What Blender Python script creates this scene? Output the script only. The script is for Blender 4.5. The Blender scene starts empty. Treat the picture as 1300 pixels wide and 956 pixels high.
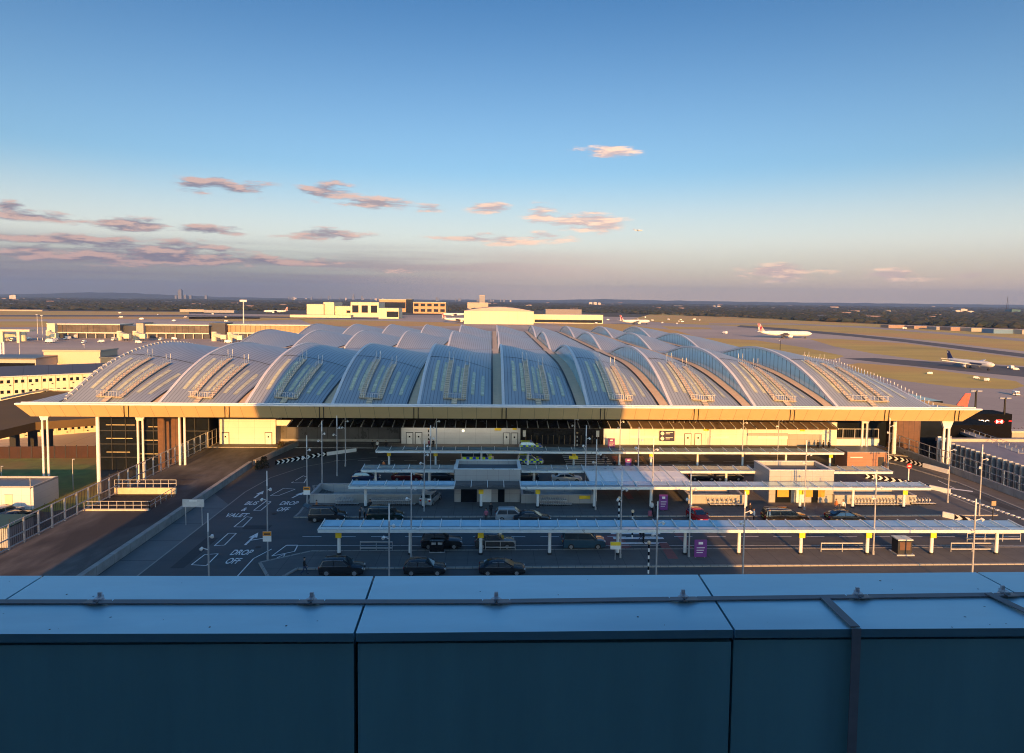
import bpy
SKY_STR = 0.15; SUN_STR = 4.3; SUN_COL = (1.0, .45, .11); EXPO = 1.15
SKYTINT = (.90, 1.0, .99)
CREAM = (3.5, 3.1, 2.6); VL = (1.05, .80, .82); VR = (3.0, 2.05, 1.5)
CLG = (.80, .66, .84); CLGL = (2.3, 1.45, 1.2); CLR = (2.3, 1.65, 1.5); CLRL = (4.2, 2.75, 1.9)
HAZE_COL = (.22,.40,.85); HAZE_D = 6.5e-5
import bpy, math, random
from mathutils import Vector, Matrix
R_ = math.radians
scene = bpy.context.scene
C = scene.collection
random.seed(7)
# ------------------------------------------------------------------ camera
HC = 28.0; FPX = 867.0
YAW, PITCH, ROLL = R_(1.72), math.atan(52/867), R_(0.60)
Fv = Vector((math.sin(YAW)*math.cos(PITCH), math.cos(YAW)*math.cos(PITCH), -math.sin(PITCH)))
R0 = Vector((math.cos(YAW), -math.sin(YAW), 0)); U0 = R0.cross(Fv)
Rv = R0*math.cos(ROLL) + U0*math.sin(ROLL); Uv = U0*math.cos(ROLL) - R0*math.sin(ROLL)
cam = bpy.data.objects.new('camera', bpy.data.cameras.new('camera')); C.objects.link(cam)
cam.data.sensor_width = 36; cam.data.lens = 36*FPX/1300; cam.data.shift_y = -45/1300
cam.data.clip_start = 0.1; cam.data.clip_end = 60000
m = Matrix.Identity(4)
for i in range(3): m[i][0] = Rv[i]; m[i][1] = Uv[i]; m[i][2] = -Fv[i]
m[2][3] = HC
cam.matrix_world = m
scene.camera = cam
def ray(px, py): return Fv + Rv*((px-650)/FPX) + Uv*((433-py)/FPX)
def P(px, py, z=0.0):
    """ground point (x, y) seen at a photo pixel, on the level z"""
    d = ray(px, py); t = (z-HC)/d.z
    return (d.x*t, d.y*t)
def PY(px, py, Y):
    """point seen at a photo pixel at distance Y"""
    d = ray(px, py); t = Y/d.y
    return (d.x*t, Y, HC+d.z*t)
def azel(px, py):
    d = ray(px, py).normalized()
    return math.degrees(math.atan2(d.x, d.y)), math.degrees(math.asin(d.z))
# ------------------------------------------------------------------ world and sun
SUN_EL = 11.0
w = bpy.data.worlds.new('World'); scene.world = w; w.use_nodes = True
nt = w.node_tree; N = nt.nodes; L = nt.links; N.clear()
def nd(t, **k):
    n = N.new(t)
    for a, b in k.items(): setattr(n, a, b)
    return n
def mth(op, a, b=None, c=None, clamp=False):
    n = nd('ShaderNodeMath', operation=op, use_clamp=clamp)
    for i, v in enumerate((a, b, c)):
        if v is None: continue
        if isinstance(v, (int, float)): n.inputs[i].default_value = v
        else: L.new(v, n.inputs[i])
    return n.outputs[0]
def mixc(f, a, b, bt='MIX'):
    n = nd('ShaderNodeMix', data_type='RGBA', blend_type=bt)
    for s, v in ((0, f), (6, a), (7, b)):
        if isinstance(v, (int, float)): n.inputs[s].default_value = v
        elif isinstance(v, tuple): n.inputs[s].default_value = (*v, 1)
        else: L.new(v, n.inputs[s])
    return n.outputs[2]
def ramp01(v, a, b):
    n = nd('ShaderNodeMapRange', interpolation_type='SMOOTHSTEP')
    L.new(v, n.inputs[0]); n.inputs[1].default_value = a; n.inputs[2].default_value = b
    return n.outputs[0]
sky = nd('ShaderNodeTexSky', sky_type='NISHITA', sun_disc=False)
sky.sun_elevation = R_(SUN_EL); sky.sun_rotation = R_(180); sky.altitude = 50
sky.air_density = 1.0; sky.dust_density = 1.6; sky.ozone_density = 2.5
tc = nd('ShaderNodeTexCoord'); sp = nd('ShaderNodeSeparateXYZ'); L.new(tc.outputs['Generated'], sp.inputs[0])
az = mth('MULTIPLY', mth('ARCTAN2', sp.outputs[0], sp.outputs[1]), 57.2958)
el = mth('MULTIPLY', mth('ARCSINE', sp.outputs[2]), 57.2958)
cv = nd('ShaderNodeCombineXYZ'); L.new(az, cv.inputs[0]); L.new(el, cv.inputs[1])
def fbm(vec, sx, sy, off, scale=1.0, det=6, rough=.6):
    mp = nd('ShaderNodeMapping'); L.new(vec, mp.inputs[0])
    mp.inputs['Scale'].default_value = (sx, sy, 1); mp.inputs['Location'].default_value = off
    n = nd('ShaderNodeTexNoise'); L.new(mp.outputs[0], n.inputs['Vector'])
    n.inputs['Scale'].default_value = scale; n.inputs['Detail'].default_value = det; n.inputs['Roughness'].default_value = rough
    return n.outputs['Fac']
# clear sky: the Nishita sky, warmer and greyer in the lowest degrees where the air is thick
skyc = mixc(1.0, mixc(1.0, sky.outputs[0], SKYTINT, 'MULTIPLY'), mixc(ramp01(el, 9, 30), (1.0,1.0,1.0), (.31,.57,.76)), 'MULTIPLY')
skyc = mixc(ramp01(sp.outputs[1], -.3, .6), skyc, mixc(1.0, skyc, (.50,.51,.54), 'MULTIPLY'))  # dimmed ahead of the camera only; unseen sky behind stays brighter to fill shade
# photo-placed cloud banks, as directions in the sky: (pixel x, pixel y, half width, half height, weight)
CL = [(290,237,58,12,.85),(425,244,42,11,.95),(480,258,48,8,1),(545,264,22,5,.8),(622,264,30,6,.85),(682,272,26,11,1),(745,283,46,11,1.05),
      (775,192,40,8,.9),(735,190,22,5,.6),(8,262,22,7,1),(36,274,62,7,1),(60,303,95,7,1),(170,286,72,8,1),(250,291,60,6,.9),(408,298,62,7,1),
      (620,304,70,6,1),(700,301,40,6,.95),(30,318,80,9,1),(190,322,150,15,1.15),(330,330,110,7,.8),
      (470,343,60,4,.6),(990,346,62,9,1.05),(1135,350,46,8,1),(1230,351,60,4,.7)]
dens = None
for (x, y, hw, hh, wt) in CL:
    a, e = azel(x, y); a1, e1 = azel(x+hw, y); a2, e2 = azel(x, y-hh)
    s = nd('ShaderNodeVectorMath', operation='SUBTRACT'); L.new(cv.outputs[0], s.inputs[0]); s.inputs[1].default_value = (a, e, 0)
    q = nd('ShaderNodeVectorMath', operation='MULTIPLY'); L.new(s.outputs[0], q.inputs[0]); q.inputs[1].default_value = (1/abs(a1-a)/1.45, 1/abs(e2-e)/1.75, 0)
    l = nd('ShaderNodeVectorMath', operation='LENGTH'); L.new(q.outputs[0], l.inputs[0])
    v = mth('MULTIPLY', mth('SUBTRACT', 1.0, l.outputs['Value'], clamp=True), wt)
    dens = v if dens is None else mth('MAXIMUM', dens, v)
n1 = fbm(cv.outputs[0], .20, 1.0, (3.1, 7.7, 0), 1.5, 9, .64)
n1b = fbm(cv.outputs[0], .20, 1.0, (3.1, 7.7+.35, 0), 1.5, 9, .64)
n2 = fbm(cv.outputs[0], .05, .35, (1.3, 2.2, 0), 1.2, 4, .5)
fld = mth('ADD', mth('MULTIPLY', dens, .95), mth('MULTIPLY', mth('SUBTRACT', n1, .5), 3.4))
cmask = mth('MULTIPLY', ramp01(fld, .20, .80), ramp01(dens, .0, .30))
lit = ramp01(mth('SUBTRACT', n1, n1b), -.06, .12)
# left banks are thicker and greyer, right ones thin and peach
left = ramp01(az, 12, -22)
shade_c = mixc(left, CLR, CLG)
lit_c = mixc(left, CLRL, CLGL)
cloud_c = mixc(lit, shade_c, lit_c)
# broad haze veil of the evening air just above the horizon (grey violet left, peach right)
veil = mth('MULTIPLY', ramp01(el, 5.6, .2), mth('ADD', .55, mth('MULTIPLY', n2, .5)), clamp=True)
veil_c = mixc(left, VR, VL)
cream = mth('MULTIPLY', ramp01(el, 11, 4.0), ramp01(el, 0, 5))
n3 = fbm(cv.outputs[0], .045, 1.35, (5.3, 1.9, 0), 1.0, 6, .55)
strat = mth('MULTIPLY', mth('MULTIPLY', ramp01(n3, .36, .62), ramp01(el, 5.0, 2.6)), mth('MULTIPLY', ramp01(el, .2, 1.4), ramp01(az, 24, -4)))
s1 = mixc(mth('MULTIPLY', cream, .55), skyc, CREAM)
s2 = mixc(veil, s1, veil_c)
s2 = mixc(mth('MULTIPLY', strat, .72), s2, mixc(.25, shade_c, veil_c))
s3 = mixc(mth('MULTIPLY', cmask, .88), s2, cloud_c)
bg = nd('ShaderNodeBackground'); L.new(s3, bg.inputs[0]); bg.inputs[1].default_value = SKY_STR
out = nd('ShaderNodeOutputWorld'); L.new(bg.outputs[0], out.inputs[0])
sun = bpy.data.objects.new('sun', bpy.data.lights.new('sun', 'SUN')); C.objects.link(sun)
sun.data.energy = SUN_STR; sun.data.angle = R_(.5); sun.data.color = SUN_COL
sun.rotation_euler = (R_(90-SUN_EL), 0, 0)      # shines towards +Y from behind the camera
vs = scene.view_settings
vs.view_transform = 'Standard'; vs.look = 'None'; vs.gamma = 1; vs.exposure = EXPO; vs.use_curve_mapping = False
scene.render.engine = 'CYCLES'; scene.cycles.filter_width = 1.05
scene.cycles.max_bounces = 5; scene.cycles.diffuse_bounces = 2; scene.cycles.glossy_bounces = 3
scene.cycles.transmission_bounces = 3; scene.cycles.volume_bounces = 0
# ------------------------------------------------------------------ helpers
def mat(name, col, rough=.7, metal=0.0, var=.12, scale=2.0, bump=0.0, emit=None, spec=.5, kind=None, **k):
    M = bpy.data.materials.new(name); M.use_nodes = True
    t = M.node_tree; b = t.nodes['Principled BSDF']
    b.inputs['Roughness'].default_value = rough; b.inputs['Metallic'].default_value = metal
    b.inputs['Specular IOR Level'].default_value = spec
    def n(ty): return t.nodes.new(ty)
    co = n('ShaderNodeTexCoord'); 
    if var or bump:
        no = n('ShaderNodeTexNoise'); no.inputs['Scale'].default_value = scale; no.inputs['Detail'].default_value = 5
        no.inputs['Roughness'].default_value = .62
        mp = n('ShaderNodeMapping'); mp.inputs['Scale'].default_value = k.get('stretch', (1, 1, 1))
        t.links.new(co.outputs['Object'], mp.inputs[0]); t.links.new(mp.outputs[0], no.inputs['Vector'])
        rp = n('ShaderNodeMapRange'); t.links.new(no.outputs['Fac'], rp.inputs[0])
        rp.inputs[1].default_value = .3; rp.inputs[2].default_value = .7
        rp.inputs[3].default_value = 1-var; rp.inputs[4].default_value = 1+var
        vm = n('ShaderNodeVectorMath'); vm.operation = 'SCALE'; vm.inputs[0].default_value = col[:3]
        t.links.new(rp.outputs[0], vm.inputs['Scale'])
        last = vm.outputs[0]
        if 'col2' in k:
            no2 = n('ShaderNodeTexNoise'); no2.inputs['Scale'].default_value = k.get('scale2', scale*.2); no2.inputs['Detail'].default_value = 4
            t.links.new(mp.outputs[0], no2.inputs['Vector'])
            r2 = n('ShaderNodeMapRange'); r2.inputs[1].default_value = k.get('lo', .42); r2.inputs[2].default_value = k.get('hi', .6)
            t.links.new(no2.outputs['Fac'], r2.inputs[0])
            mx = n('ShaderNodeMix'); mx.data_type = 'RGBA'; t.links.new(r2.outputs[0], mx.inputs[0]); t.links.new(last, mx.inputs[6])
            mx.inputs[7].default_value = (*k['col2'], 1); last = mx.outputs[2]
        if 'seam' in k:      # regular joints: (axis, period, width share, darkening)
            for (ax, per, wd, dk) in k['seam']:
                s = n('ShaderNodeSeparateXYZ'); t.links.new(co.outputs['Object'], s.inputs[0])
                a = n('ShaderNodeMath'); a.operation = 'DIVIDE'; t.links.new(s.outputs[ax], a.inputs[0]); a.inputs[1].default_value = per
                fr = n('ShaderNodeMath'); fr.operation = 'FRACT'; t.links.new(a.outputs[0], fr.inputs[0])
                lt = n('ShaderNodeMath'); lt.operation = 'LESS_THAN'; t.links.new(fr.outputs[0], lt.inputs[0]); lt.inputs[1].default_value = wd
                mu = n('ShaderNodeMath'); mu.operation = 'MULTIPLY'; t.links.new(lt.outputs[0], mu.inputs[0]); mu.inputs[1].default_value = dk
                mx = n('ShaderNodeMix'); mx.data_type = 'RGBA'; t.links.new(mu.outputs[0], mx.inputs[0]); t.links.new(last, mx.inputs[6])
                mx.inputs[7].default_value = (*k.get('seamcol', (.02, .02, .025)), 1); last = mx.outputs[2]
        t.links.new(last, b.inputs['Base Color'])
        if bump:
            bp = n('ShaderNodeBump'); bp.inputs['Strength'].default_value = bump; t.links.new(no.outputs['Fac'], bp.inputs['Height'])
            t.links.new(bp.outputs[0], b.inputs['Normal'])
        # roughness wander
        rr = n('ShaderNodeMapRange'); t.links.new(no.outputs['Fac'], rr.inputs[0])
        rr.inputs[3].default_value = max(0.02, rough-.1); rr.inputs[4].default_value = min(1, rough+.1)
        t.links.new(rr.outputs[0], b.inputs['Roughness'])
    else:
        b.inputs['Base Color'].default_value = (*col, 1)
    if emit:
        b.inputs['Emission Color'].default_value = (*emit[:3], 1); b.inputs['Emission Strength'].default_value = emit[3]
    return M
class MB:
    def __init__(s): s.v = []; s.f = []; s.m = []; s.cur = 0
    def mt(s, i): s.cur = i; return s
    def face(s, *pts):
        b = len(s.v); s.v += [tuple(p) for p in pts]; s.f.append(tuple(range(b, b+len(pts)))); s.m.append(s.cur)
    def box(s, x0, y0, z0, x1, y1, z1):
        b = len(s.v)
        s.v += [(x0,y0,z0),(x1,y0,z0),(x1,y1,z0),(x0,y1,z0),(x0,y0,z1),(x1,y0,z1),(x1,y1,z1),(x0,y1,z1)]
        for q in ((0,3,2,1),(4,5,6,7),(0,1,5,4),(1,2,6,5),(2,3,7,6),(3,0,4,7)):
            s.f.append(tuple(b+i for i in q)); s.m.append(s.cur)
    def prism(s, pts, z0, z1):
        b = len(s.v); n = len(pts)
        s.v += [(p[0], p[1], z0) for p in pts] + [(p[0], p[1], z1) for p in pts]
        s.f.append(tuple(b+i for i in range(n))[::-1]); s.f.append(tuple(b+n+i for i in range(n))); s.m += [s.cur]*2
        for i in range(n):
            j = (i+1) % n; s.f.append((b+i, b+j, b+n+j, b+n+i)); s.m.append(s.cur)
    def bar(s, p, q, w, h=None):      # rectangular bar between two points
        h = h or w; p = Vector(p); q = Vector(q); d = (q-p).normalized()
        up = Vector((0,0,1)) if abs(d.z) < .9 else Vector((0,1,0))
        a = d.cross(up).normalized()*(w/2); c = a.cross(d).normalized()*(h/2)
        b = len(s.v)
        for o in (p, q):
            for k1, k2 in ((-1,-1),(1,-1),(1,1),(-1,1)): s.v.append(tuple(o+a*k1+c*k2))
        for f in ((0,1,2,3),(7,6,5,4),(0,4,5,1),(1,5,6,2),(2,6,7,3),(3,7,4,0)):
            s.f.append(tuple(b+i for i in f)); s.m.append(s.cur)
    def tube(s, p, q, r0, r1=None, n=8):
        r1 = r0 if r1 is None else r1; p = Vector(p); q = Vector(q); d = (q-p).normalized()
        up = Vector((0,0,1)) if abs(d.z) < .9 else Vector((0,1,0))
        a = d.cross(up).normalized(); c = a.cross(d).normalized(); b = len(s.v)
        for o, r in ((p, r0), (q, r1)):
            for i in range(n):
                t = 2*math.pi*i/n; s.v.append(tuple(o+a*(r*math.cos(t))+c*(r*math.sin(t))))
        for i in range(n):
            j = (i+1) % n; s.f.append((b+i, b+j, b+n+j, b+n+i)); s.m.append(s.cur)
        s.f.append(tuple(b+i for i in range(n))[::-1]); s.f.append(tuple(b+n+i for i in range(n))); s.m += [s.cur]*2
    def loft(s, rings, cap=True, close=True):
        n = len(rings[0]); b = len(s.v)
        for r in rings: s.v += [tuple(p) for p in r]
        for k in range(len(rings)-1):
            for i in range(n if close else n-1):
                j = (i+1) % n; s.f.append((b+k*n+i, b+k*n+j, b+(k+1)*n+j, b+(k+1)*n+i)); s.m.append(s.cur)
        if cap:
            s.f.append(tuple(b+i for i in range(n))[::-1]); s.f.append(tuple(b+(len(rings)-1)*n+i for i in range(n))); s.m += [s.cur]*2
    def grid(s, fn, nu, nv):
        b = len(s.v)
        for i in range(nu+1):
            for j in range(nv+1): s.v.append(tuple(fn(i/nu, j/nv)))
        for i in range(nu):
            for j in range(nv):
                s.f.append((b+i*(nv+1)+j, b+(i+1)*(nv+1)+j, b+(i+1)*(nv+1)+j+1, b+i*(nv+1)+j+1)); s.m.append(s.cur)
    def build(s, name, mats, parent=None, smooth=False, loc=None):
        me = bpy.data.meshes.new(name); me.from_pydata(s.v, [], s.f)
        if not isinstance(mats, (list, tuple)): mats = [mats]
        for q in mats: me.materials.append(q)
        me.polygons.foreach_set('material_index', s.m)
        if smooth: me.polygons.foreach_set('use_smooth', [True]*len(s.f))
        me.update()
        o = bpy.data.objects.new(name, me); C.objects.link(o)
        if parent: o.parent = parent
        if loc: o.location = loc
        return o
def tag(o, label=None, cat=None, group=None, kind=None):
    if label: o['label'] = label
    if cat: o['category'] = cat
    if group: o['group'] = group
    if kind: o['kind'] = kind
    return o
def thing(name, label, cat, loc=(0,0,0), rz=0, group=None):
    o = bpy.data.objects.new(name, None); C.objects.link(o); o.location = loc; o.rotation_euler.z = rz
    o.empty_display_size = .3
    return tag(o, label, cat, group)
KIDS = {}
def copy_tree(o, parent=None):
    c = o.copy(); C.objects.link(c); c.parent = parent
    for ch in [x for x in list(o.children)]: copy_tree(ch, c)
    return c
def dup(src, loc, rz=None, label=None, group=None, scale=None):
    c = copy_tree(src); c.location = loc
    if rz is not None: c.rotation_euler.z = rz
    if label: c['label'] = label
    if group: c['group'] = group
    if scale: c.scale = scale
    return c
def struct(o): o['kind'] = 'structure'; return o
def text_obj(txt, size, material, parent, loc, rot, thick=.01, bold=False, align='LEFT', sx=1.0, name='lettering'):
    cu = bpy.data.curves.new(name, 'FONT'); cu.body = txt; cu.size = size; cu.extrude = thick; cu.align_x = align
    if bold: cu.offset = size*.018
    tmp = bpy.data.objects.new('tmp', cu); C.objects.link(tmp)
    me = bpy.data.meshes.new_from_object(tmp.evaluated_get(bpy.context.evaluated_depsgraph_get()))
    bpy.data.objects.remove(tmp); bpy.data.curves.remove(cu)
    me.materials.clear(); me.materials.append(material)
    o = bpy.data.objects.new(name, me); C.objects.link(o)
    if parent: o.parent = parent
    o.location = loc; o.rotation_euler = rot; o.scale = (sx, 1, 1)
    return o
def interp(pts, x):
    if x <= pts[0][0]: return pts[0][1]
    for i in range(len(pts)-1):
        if x <= pts[i+1][0]:
            x0, y0 = pts[i]; x1, y1 = pts[i+1]
            m0 = (pts[i+1][1]-pts[i-1][1])/(pts[i+1][0]-pts[i-1][0]) if i > 0 else (y1-y0)/(x1-x0)
            m1 = (pts[i+2][1]-y0)/(pts[i+2][0]-x0) if i+2 < len(pts) else (y1-y0)/(x1-x0)
            h = x1-x0; t = (x-x0)/h
            return (2*t**3-3*t*t+1)*y0+(t**3-2*t*t+t)*h*m0+(-2*t**3+3*t*t)*y1+(t**3-t*t)*h*m1
    return pts[-1][1]
# ------------------------------------------------------------------ materials
asphalt = mat('asphalt', (.070,.078,.084), .75, var=.2, scale=.8, bump=.05, col2=(.085,.092,.098), scale2=.16, stretch=(.22,1,1), lo=.45, hi=.62)
deckmat = mat('old_deck', (.10,.10,.10), .85, var=.4, scale=.7, bump=.05, col2=(.036,.037,.04), scale2=.14, lo=.44, hi=.56, stretch=(1,.35,1))
paving = mat('paving', (.12,.12,.122), .85, var=.14, scale=.7, seam=[(0,2.4,.03,.4),(1,1.2,.05,.35)])
pavelight = mat('concrete_strip', (.16,.165,.17), .85, var=.12, scale=.5, seam=[(1,6,.02,.6)])
kerbm = mat('kerb_stone', (.30,.29,.27), .8, var=.15, scale=2, seam=[(0,.9,.08,.5)])
kerby = mat('kerb_stone_y', (.30,.29,.27), .8, var=.15, scale=2)
paint = mat('road_paint', (.80,.81,.80), .6, var=.15, scale=3, col2=(.2,.21,.22), scale2=5, lo=.60, hi=.72)
redpave = mat('red_surfacing', (.26,.10,.10), .85, var=.15, scale=1.5)
concrete = mat('concrete', (.30,.30,.29), .8, var=.22, scale=.8, bump=.04, seam=[(1,3.2,.012,.6)])
panel = mat('grey_cladding', (.36,.36,.36), .55, var=.06, scale=.4, seam=[(0,1.5,.02,.5),(2,1.25,.025,.5)])
whitewall = mat('white_wall_panels', (.66,.66,.65), .5, var=.05, scale=.5, seam=[(0,3.0,.012,.4),(2,1.1,.02,.35)])
white = mat('white_paint', (.78,.78,.76), .45, var=.05, scale=2)
galv = mat('galvanised_steel', (.50,.51,.52), .45, .45, var=.12, scale=3)
polem = mat('pole_grey', (.42,.43,.44), .45, .3, var=.1, scale=3)
darkm = mat('dark_metal', (.03,.032,.036), .5, .2, var=.15, scale=3)
black = mat('black_gloss', (.012,.012,.014), .25, var=.1, scale=3)
darkglass = mat('dark_glass', (.010,.013,.017), .10, var=.2, scale=.4, spec=.35)
roofm = mat('standing_seam_roof', (.40,.45,.50), .42, .25, var=.08, scale=.25, seam=[(0,.58,.22,.6),(1,12.5,.004,.5)], seamcol=(.13,.15,.18), stretch=(1,.3,1))
roofridge = mat('ridge_trim', (.74,.72,.72), .4, .1, var=.05)
gutterm = mat('gutter_lining', (.66,.50,.34), .6, .0, var=.08, scale=.6, seam=[(1,1.6,.04,.15)])
skylm = mat('skylight_glazing', (.60,.60,.42), .25, .0, var=.15, scale=.8, seam=[(1,1.5,.05,.5)])
walkm = mat('walkway_grating', (.68,.53,.36), .6, .0, var=.2, scale=2, seam=[(1,.8,.25,.5)])
clerest = mat('clerestory_glass', (.48,.82,.92), .12, .12, var=.10, scale=.3, seam=[(1,2.0,.11,.8)], spec=.8)
clerest_end = clerest
soffit = mat('soffit_panels', (.64,.46,.22), .5, .0, var=.05, scale=.3, seam=[(0,2.37,.025,.6)])
canglass = mat('canopy_glass', (.56,.74,.80), .22, .6, var=.10, scale=.7, spec=.8)
canfront = mat('canopy_edge', (.82,.90,.90), .3, .35, var=.06, scale=1)
grass = mat('mown_grass', (.17,.20,.045), .95, var=.3, scale=.5, bump=.3, col2=(.25,.17,.05), scale2=.08)
field = mat('dry_airfield_grass', (.50,.37,.09), .95, var=.2, scale=.03, col2=(.56,.33,.10), scale2=.006, stretch=(.35,1,1))
apronm = mat('apron_concrete', (.44,.37,.33), .85, var=.12, scale=.02, seam=[(0,15,.02,.25),(1,15,.02,.25)], col2=(.34,.29,.265), scale2=.004, stretch=(.4,1,1))
runwaym = mat('runway_asphalt', (.085,.085,.095), .85, var=.15, scale=.02)
taxim = mat('taxiway', (.36,.31,.29), .85, var=.12, scale=.02)
farland = mat('far_land', (.028,.034,.024), .95, var=.3, scale=.01, col2=(.05,.045,.028), scale2=.0015, stretch=(.3,1,1))
yellowsign = mat('yellow_sign', (.85,.60,.03), .5, var=.05)
orangesign = mat('orange_sign', (.75,.30,.04), .5, var=.05)
purplesign = mat('purple_sign', (.16,.03,.22), .45, var=.08)
redsign = mat('red_sign', (.60,.02,.02), .45, var=.05)
navysign = mat('navy_sign', (.02,.02,.07), .4, var=.05)
brick = mat('brown_screen', (.13,.07,.045), .8, var=.2, scale=1, seam=[(0,1.1,.08,.6)])
orangewall = mat('terracotta_cladding', (.36,.17,.10), .6, var=.1, scale=.4, seam=[(2,.6,.06,.4)])
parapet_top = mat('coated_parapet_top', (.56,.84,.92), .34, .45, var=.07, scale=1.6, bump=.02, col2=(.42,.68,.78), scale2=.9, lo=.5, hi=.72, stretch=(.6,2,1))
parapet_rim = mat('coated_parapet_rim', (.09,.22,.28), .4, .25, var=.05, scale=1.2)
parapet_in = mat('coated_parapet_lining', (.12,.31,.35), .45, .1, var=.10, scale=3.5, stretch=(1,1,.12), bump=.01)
strapm = mat('conductor_strap', (.20,.21,.23), .5, .4, var=.15, scale=6)
clipm = mat('strap_clip', (.55,.57,.6), .35, .5, var=.1)
# ------------------------------------------------------------------ ground
b = MB(); b.grid(lambda u, v: (-16000+32000*u, -3000+19000*v, -14.0), 8, 8)
struct(b.build('ground', farland))
def sheet(name, pts, z, m):
    b = MB(); b.face(*[(x, y, z) for x, y in pts]); return struct(b.build(name, m))
sheet('apron', [(-1500,-300),(1500,-300),(1500,620),(1700,1000),(900,1600),(150,1900),(-400,1750),(-1500,1650)], -13.97, apronm)
def pxpoly(name, pts, z, m): return sheet(name, [P(x, y, z) for x, y in pts], z, m)
# airfield grass, taxiways and runways
pxpoly('airfield_grass', [(-80,394),(240,396),(240,399.5),(-80,400)], -13.95, field)
pxpoly('airfield_grass', [(-80,402),(150,402),(330,403),(330,404.6),(-80,405.5)], -13.95, field)
pxpoly('airfield_grass', [(-80,408),(60,408),(62,415),(-80,416)], -13.95, field)
pxpoly('airfield_grass', [(240,402.5),(370,400.5),(400,405),(300,408),(240,407)], -13.95, field)
pxpoly('airfield_grass', [(380,405),(560,409),(600,414),(400,414)], -13.95, field)
pxpoly('airfield_grass', [(840,395),(960,400),(1100,410),(1200,417),(1300,420),(1420,430),(1420,458),(1300,446),(1150,429),(1020,419),(960,415),(860,411),(800,406)], -13.95, field)
pxpoly('airfield_grass', [(840,414),(900,416),(905,418),(850,418)], -13.95, field)
pxpoly('airfield_grass', [(1026,430),(1060,430),(1150,436),(1300,455),(1420,468),(1420,482),(1300,464.5),(1180,458),(1110,449),(1060,440)], -13.95, field)
pxpoly('airfield_grass', [(880,428),(960,432),(1020,441),(1072,452),(1060,456),(985,452),(900,440)], -13.95, field)
pxpoly('airfield_grass', [(1074,463),(1090,461),(1160,466),(1220,474),(1290,484),(1301,490),(1285,494),(1220,492),(1150,484),(1090,473)], -13.95, field)
pxpoly('airfield_grass', [(700,412),(790,411),(860,420),(900,432),(860,436),(760,420)], -13.95, field)
pxpoly('runway', [(940,413),(1000,417),(1080,424),(1150,431),(1300,449),(1420,463),(1420,468),(1300,453.5),(1150,434.5),(1080,427),(1000,420),(935,415)], -13.93, runwaym)
pxpoly('taxiway', [(1070,455),(1110,454.5),(1180,459),(1300,466),(1420,474),(1420,488),(1300,478.5),(1220,471),(1130,461.5)], -13.93, runwaym)
pxpoly('taxiway', [(900,410.5),(1000,410.5),(1100,414.5),(1240,425),(1400,439),(1400,443),(1240,428),(1100,416.5),(1000,412),(900,412)], -13.93, taxim)
pxpoly('runway', [(-80,400.3),(240,400),(480,404),(480,405.6),(240,401.8),(-80,401.8)], -13.93, runwaym)
# low land left of the terminal
b = MB(); b.prism([(-260,0),(-53.2,0),(-53.2,142),(-260,142)], -13.9, -4.5); struct(b.build('lower_ground', mat('service_yard', (.075,.07,.065), .9, var=.2, scale=.3)))
sheet('lawn', [P(-40,578,-4.49), P(124,580,-4.49), P(128,640,-4.49), P(60,650,-4.49), P(-40,640,-4.49)], -4.488, grass)
b = MB(); b.prism([(77.6,0),(400,0),(400,142),(77.6,142)], -13.9, -4.5); struct(b.build('lower_ground', mat('service_yard_right', (.09,.085,.08), .9, var=.2, scale=.3)))
# raised forecourt deck
b = MB(); b.prism([(-53,-30),(77.4,-30),(77.4,140),(-53,140)], -4.6, -.02); struct(b.build('forecourt_deck', [asphalt]))
sheet('old_deck_surface', [(-53,-20),(-40,-20),(-40,131),(-53,131)], -.012, deckmat)
def road_line(pts, wd=.12, z=.004, m=paint, name='road_marking'):
    b = MB()
    for i in range(len(pts)-1):
        p = Vector((*pts[i], 0)); q = Vector((*pts[i+1], 0)); d = (q-p).normalized(); a = Vector((-d.y, d.x, 0))*wd/2
        b.face(*( (v.x, v.y, z) for v in (p-a, q-a, q+a, p+a)))
    return struct(b.build(name, m))
def kerb(pts, h=.13, wd=.3, close=False, name='kerb'):
    b = MB(); n = len(pts)
    for i in range(n if close else n-1):
        p = pts[i]; q = pts[(i+1) % n]
        b.bar((p[0], p[1], h/2-.02), (q[0], q[1], h/2-.02), wd, h)
    return struct(b.build(name, kerbm))
def island(pts, name='pavement'):
    b = MB(); b.prism(pts, -.02, .10); struct(b.build(name, paving)); kerb(pts, close=True)
D_ISL = [(-18.5,71.0),(70,71.0),(70,75.9),(-20.5,75.9),(-24.5,73.0)]
island([P(345,741), P(377,722.5), (70,71.0), (70,75.9), P(395,700.5), P(330,715)])
kx = P(374,657)[0]
island([P(374,657), P(380,652), P(400,625), P(398,617), (67,102.0), (67.6,87.6)])
island([P(474,596.5), (46,112.6), (46,115.4), P(470,592)])
island([(-52.4,127.5),(67,127.5),(77,122),(77,131.4),(-52.4,131.4)])
sheet('bus_kerb_strip', [(-39.2,-10),(-35.4,-10),(-35.4,92),(-39.2,97)], .0, pavelight)
road_line([(-35.3,0),(-35.3,98),(-34.2,106),(-31,113),(-26,117.5),(-20,120)], .20, m=kerby)
for x in range(-22, 64, 4): road_line([(x,79.4),(x+2.2,79.4)], .12)
for x in range(-27, 60, 4): road_line([(x,117.6),(x+2.2,117.6)], .11); road_line([(x+1,123.4),(x+3,123.4)], .11)
road_line([(-23,76.5),(70,76.5)], .10); road_line([(-20,87.0),(64,87.0)], .10, m=kerby)
road_line([(-10,110.6),(60,110.6)], .1)
rp = random.Random(21)
pm_ = mat('asphalt_repair', (.045,.050,.055), .8, var=.15, scale=1); pm2_ = mat('asphalt_repair_old', (.095,.10,.105), .8, var=.15, scale=1)
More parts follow.
